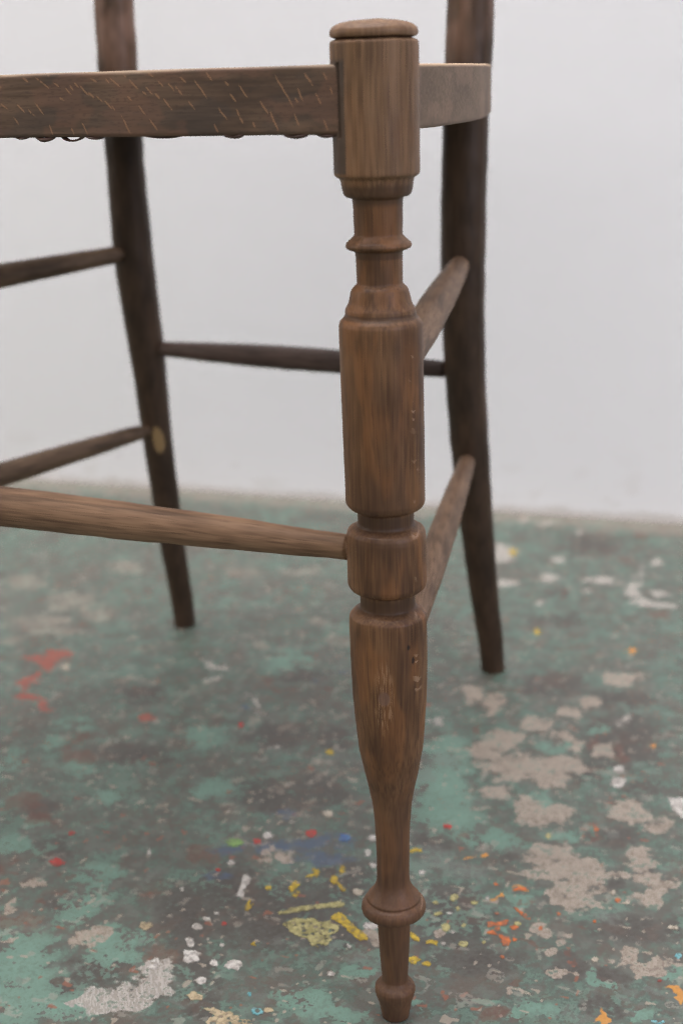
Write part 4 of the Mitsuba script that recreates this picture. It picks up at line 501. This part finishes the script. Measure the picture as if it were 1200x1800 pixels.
def front_leg_mesh():
    pr = np.array(PROFILE)[::-1]
    z, r, dx = pr.T
    top = np.array([(.4764, .01800), (.4778, .01660), (.4789, .01400), (.4797, .0100), (.4801, .0050), (.4802, .0002)])
    zz = np.r_[z, top[:, 0]]
    rr = np.r_[r, top[:, 1]]
    s = np.r_[0, np.cumsum(np.hypot(np.diff(zz), np.diff(rr)))]
    u = np.arange(0, s[-1], .00032)
    z2, r2 = np.interp(u, s, zz), np.interp(u, s, rr)
    z2, r2 = gaussian_filter1d(z2, 1.3, mode='nearest'), gaussian_filter1d(r2, 1.3, mode='nearest')
    bow = gaussian_filter1d(np.interp(np.linspace(0, .48, 400), z, dx), 25)
    bx = np.interp(z2, np.linspace(0, .48, 400), bow)
    n, th = len(u), np.arange(160) * 2 * np.pi / 160
    X, Y = np.cos(th)[None] * np.ones((n, 1)), np.sin(th)[None] * np.ones((n, 1))
    P = np.stack([X * r2[:, None], Y * r2[:, None], np.repeat(z2[:, None], 160, 1)], -1)
    # hand-turned: the arrises wander a little, the faces are not dead true
    dz = (meshkit.fbm(np.stack([X * 1.6, Y * 1.6, P[..., 2] * 55], -1), 3, seed=4) - .5) * .0009
    dr_ = (meshkit.fbm(P * 95, 3, seed=8) - .5) * .00038
    gouge = np.exp(-((P[..., 2] - .4726) / .0008) ** 2) * np.maximum(0, meshkit.noise(np.stack([X * 2.2, Y * 2.2, X * 0], -1), 3) - .45) * .0030
    P[..., 2] += dz * (1 - np.exp(-P[..., 2] / .004))
    k = 1 + (dr_ - gouge) / np.maximum(r2, .004)[:, None]
    P[..., 0] *= k
    P[..., 1] *= k
    # a shallow dark gap cut beside the end of the front rail
    alpha = np.arctan2(P[..., 1], P[..., 0])
    slot = math.atan2(-.0158, -.0102)
    g_ = np.exp(-((alpha - slot) / .045) ** 4) * ((P[..., 2] > .4335) & (P[..., 2] < .4632))
    P[..., :2] *= (1 - .065 * g_)[..., None]
    P[..., 0] += bx[:, None] * .911 - .0027 * P[..., 2]
    P[..., 1] += bx[:, None] * .411 - .0023 * P[..., 2]
    nseg = 160
    i, j = np.meshgrid(np.arange(n - 1), np.arange(nseg), indexing='ij')
    f = np.stack([i * nseg + j, i * nseg + (j + 1) % nseg, (i + 1) * nseg + (j + 1) % nseg, (i + 1) * nseg + j], -1).reshape(-1, 4)
    f = np.vstack([f[:, [0, 1, 2]], f[:, [0, 2, 3]]])
    v = np.vstack([P.reshape(-1, 3), [[0, 0, 0]]])
    kk = np.arange(nseg)
    f = np.vstack([f, np.c_[np.full(nseg, n * nseg), (kk + 1) % nseg, kk]])
    return trimesh.Trimesh(v, f, process=False)


WF = .4693
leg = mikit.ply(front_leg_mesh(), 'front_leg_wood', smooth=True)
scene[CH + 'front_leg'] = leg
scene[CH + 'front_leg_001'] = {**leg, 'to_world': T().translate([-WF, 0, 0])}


def rear_leg_mesh(rows, lean, seed):
    a = np.array(rows)[::-1]
    a = np.vstack([[-.0, *(a[0, 1:] - 0)], a]) if a[0, 0] > .001 else a
    z = a[:, 0]
    up = np.arange(z[-1] + .06, .90, .06)
    ex = np.c_[up, a[-1, 1] + lean * (up - z[-1]), .4336 - .2625 * up + .3143 * up ** 2, np.interp(up, [.5, .9], [a[-1, 3], .0115])]
    ex[:, 2] += a[-1, 2] - (.4336 - .2625 * z[-1] + .3143 * z[-1] ** 2)
    a = np.vstack([a, ex])
    zz = np.linspace(0, a[-1, 0], 260)
    cols = [gaussian_filter1d(PchipInterpolator(a[:, 0], a[:, k])(zz), 7, mode='nearest') for k in (1, 2, 3)]
    return tube(np.c_[cols[0], cols[1], zz], cols[2], cols[2] * .95, 72, ripple=.0012, seed=seed, up=(0, 1, 0))


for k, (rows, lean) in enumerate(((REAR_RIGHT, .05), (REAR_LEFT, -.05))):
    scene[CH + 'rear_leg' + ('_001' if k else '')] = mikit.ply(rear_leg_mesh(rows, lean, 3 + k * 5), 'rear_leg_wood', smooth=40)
crest = np.linspace(0, 1, 40)
scene[CH + 'crest_rail'] = mikit.ply(tube(np.c_[-.400 + crest * .330, .445 + .035 * np.sin(np.pi * crest), np.full(40, .845)], .010, .026, 40, up=(0, 0, 1)), 'rear_stretcher_wood', smooth=40)


def bar(path, w, z0, z1, bevel=.0018, ripple=.0006, seed=0):
    """A flat board on edge: w wide to the left of its path, from z0 to z1, with softened arrises and closed ends."""
    p = np.asarray(path, float)
    t = np.gradient(p, axis=0)
    t /= np.linalg.norm(t, axis=1, keepdims=True)
    nrm = np.c_[-t[:, 1], t[:, 0]]
    prof = []
    for cx, cz, a0 in ((bevel, z0 + bevel, 180), (w - bevel, z0 + bevel, 270), (w - bevel, z1 - bevel, 0), (bevel, z1 - bevel, 90)):
        for d in np.linspace(0, 90, 5):
            a = math.radians(a0 + d)
            prof.append((cx + bevel * math.cos(a), cz + bevel * math.sin(a)))
    # extra points on the long faces
    pr = np.array(prof)
    ring = np.array(Polygon(pr).segmentize(.004).exterior.coords)[:-1]
    m = len(ring)
    v = np.concatenate([p[:, None] + nrm[:, None] * ring[None, :, :1], np.broadcast_to(ring[None, :, 1:], (len(p), m, 1))], -1)
    v = v + (np.stack([meshkit.fbm(v * 45 + seed + q * 9, 3) for q in range(3)], -1) - .5) * ripple
    n = len(p)
    i, j = np.meshgrid(np.arange(n - 1), np.arange(m), indexing='ij')
    f = np.stack([i * m + j, i * m + (j + 1) % m, (i + 1) * m + (j + 1) % m, (i + 1) * m + j], -1).reshape(-1, 4)
    f = np.vstack([f[:, [0, 1, 2]], f[:, [0, 2, 3]]])
    e0, e1 = v[0].mean(0), v[-1].mean(0)
    V = np.vstack([v.reshape(-1, 3), e0, e1])
    k = np.arange(m)
    f = np.vstack([f, np.c_[np.full(m, n * m), (k + 1) % m, k], np.c_[np.full(m, n * m + 1), (n - 1) * m + k, (n - 1) * m + (k + 1) % m]])
    out = trimesh.Trimesh(V, f, process=False)
    if out.volume < 0:
        out.invert()
    return out


ZT, ZB = .4629, .4350
xs = np.linspace(-WF + .0100, -.0118, 220)
scene[CH + 'front_rail'] = mikit.ply(bar(np.c_[xs, np.full(220, -.0158)], .036, ZB, ZT, seed=2), 'front_rail_wood', smooth=35)
# bent seat frame: outer edge from the right post round the back to the left post
half = np.array([(.0010, .006), (.0012, .0434), (.0000, .0800), (-.0035, .1200), (-.0160, .1850), (-.0320, .2400), (-.0480, .2900), (-.0640, .3350), (-.0860, .3750), (-.1220, .3965), (-.1750, .4050), (-WF / 2, .4070)])
full = np.vstack([half, np.c_[-WF - half[-2::-1, 0], half[-2::-1, 1]]])
s = np.r_[0, np.cumsum(np.linalg.norm(np.diff(full, axis=0), axis=1))]
outer = CubicSpline(s, full)(np.linspace(0, s[-1], 400))
cut = [0, 172, 228, 400]
for a, b, key in ((0, 172, 'side_rail'), (172, 228, 'back_rail'), (228, 399, 'side_rail_001')):
    scene[CH + key] = mikit.ply(bar(outer[a:b + 1], .038, ZB - .0003, ZT - .0003, seed=20 + a), 'side_rail_wood', smooth=35)


# stretchers
def stretcher(key, p, q, r_end, r_mid, bsdf, power=1.0, seed=0, ra=.0180, rb=.0150):
    p, q = np.asarray(p, float), np.asarray(q, float)
    u = np.linspace(0, 1, 140)
    u = np.unique(np.r_[u, np.linspace(.0, .07, 60), np.linspace(.93, 1, 60)])
    r = r_end + (r_mid - r_end) * np.sin(np.pi * u) ** power
    # shouldered down just before each socket, so a narrow shadowed gap shows at the joint
    ln = np.linalg.norm(q - p)
    for d, rl in ((u * ln, ra), ((1 - u) * ln, rb)):
        r = r * (1 - .26 * (1 - np.clip((d - rl - .0002) / .0009, 0, 1)))
    scene[CH + key] = mikit.ply(tube(p + (q - p) * u[:, None], r, r, 48, ripple=.0009, seed=seed), bsdf, smooth=40)


def on_leg(rows, z):
    a = np.array(rows)[::-1]
    return np.array([np.interp(z, a[:, 0], a[:, 1]), np.interp(z, a[:, 0], a[:, 2]), z])


stretcher('stretcher', (-WF, -.0005, .2497), (-.0005, -.0005, .2497), .0056, .0105, 'front_stretcher_wood', 1.15, 1, .0180, .0180)
stretcher('stretcher_001', (-.0005, 0, .3235), on_leg(REAR_RIGHT, .3312) + [0, -.004, 0], .0066, .0098, 'side_stretcher_wood', 1.0, 2)
stretcher('stretcher_002', (-.0005, 0, .1810), on_leg(REAR_RIGHT, .1870) + [0, -.004, 0], .0058, .0086, 'side_stretcher_wood', 1.0, 3)
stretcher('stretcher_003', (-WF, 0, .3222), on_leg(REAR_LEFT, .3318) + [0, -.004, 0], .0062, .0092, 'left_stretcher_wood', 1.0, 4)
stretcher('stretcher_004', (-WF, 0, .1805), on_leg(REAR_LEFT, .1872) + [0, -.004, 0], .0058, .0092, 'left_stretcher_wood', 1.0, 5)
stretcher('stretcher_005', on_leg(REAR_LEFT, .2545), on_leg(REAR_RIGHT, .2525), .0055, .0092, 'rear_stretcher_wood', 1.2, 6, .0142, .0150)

# cane seat: strands both ways and on the slant across the frame, over its top
inner = Polygon(full).buffer(-.0385)
strands = []
zc = ZT - .0040


def strand(x0, y0, x1, y1, z, w=.0022, t=.0006):
    d = np.array([x1 - x0, y1 - y0])
    ln = np.linalg.norm(d)
    if ln < .004:
        return
    b = trimesh.creation.box([ln, w, t])
    b.apply_transform(trimesh.transformations.rotation_matrix(math.atan2(d[1], d[0]), [0, 0, 1]))
    b.apply_translation([(x0 + x1) / 2, (y0 + y1) / 2, z])
    strands.append(b)


from shapely.geometry import LineString
from shapely import affinity
for deg, zo, step in ((0, 0, .0125), (90, .0007, .0125), (45, .0014, .0125), (-45, .0021, .0125)):
    cx, cy = -WF / 2, .2
    for o in np.arange(-.36, .36, step):
        for o2 in ((-.0018, .0018) if deg in (0, 90) else (0,)):
            ln = affinity.rotate(LineString([(cx - .5, cy + o + o2), (cx + .5, cy + o + o2)]), deg, origin=(cx, cy)).intersection(inner)
            for gq in getattr(ln, 'geoms', [ln]):
                if gq.is_empty or gq.geom_type != 'LineString':
                    continue
                (x0, y0), (x1, y1) = gq.coords[0], gq.coords[-1]
                strand(x0, y0, x1, y1, zc + zo * .6)
scene[CH + 'seat_cane'] = mikit.ply(trimesh.util.concatenate(strands), 'cane')
labels[CH + 'seat_cane'] = {'label': 'woven cane seat stretched over the frame', 'kind': 'stuff'}
labels[CH + 'front_rail'] = {'label': 'front seat rail flecked with pale slanting marks'}
labels[CH + 'rear_leg_001'] = {'label': 'left rear leg with a pale worn oval by the lower stretcher'}
# loops of cane that show under the front rail
for k, (x0, x1, sag, y, thick) in enumerate(CANE_LOOPS):
    u = np.linspace(0, 1, 26)
    z = ZB + .0004 - (sag - thick + .0004) * np.sin(np.pi * u) ** .8
    scene[CH + 'cane_loop' + (f'_{k:03d}' if k else '')] = mikit.ply(tube(np.c_[x0 + (x1 - x0) * u, y + .0006 * np.sin(7 * u + k), z], .0016, thick, 12, up=(0, 0, 1)), 'old_cane', smooth=60)
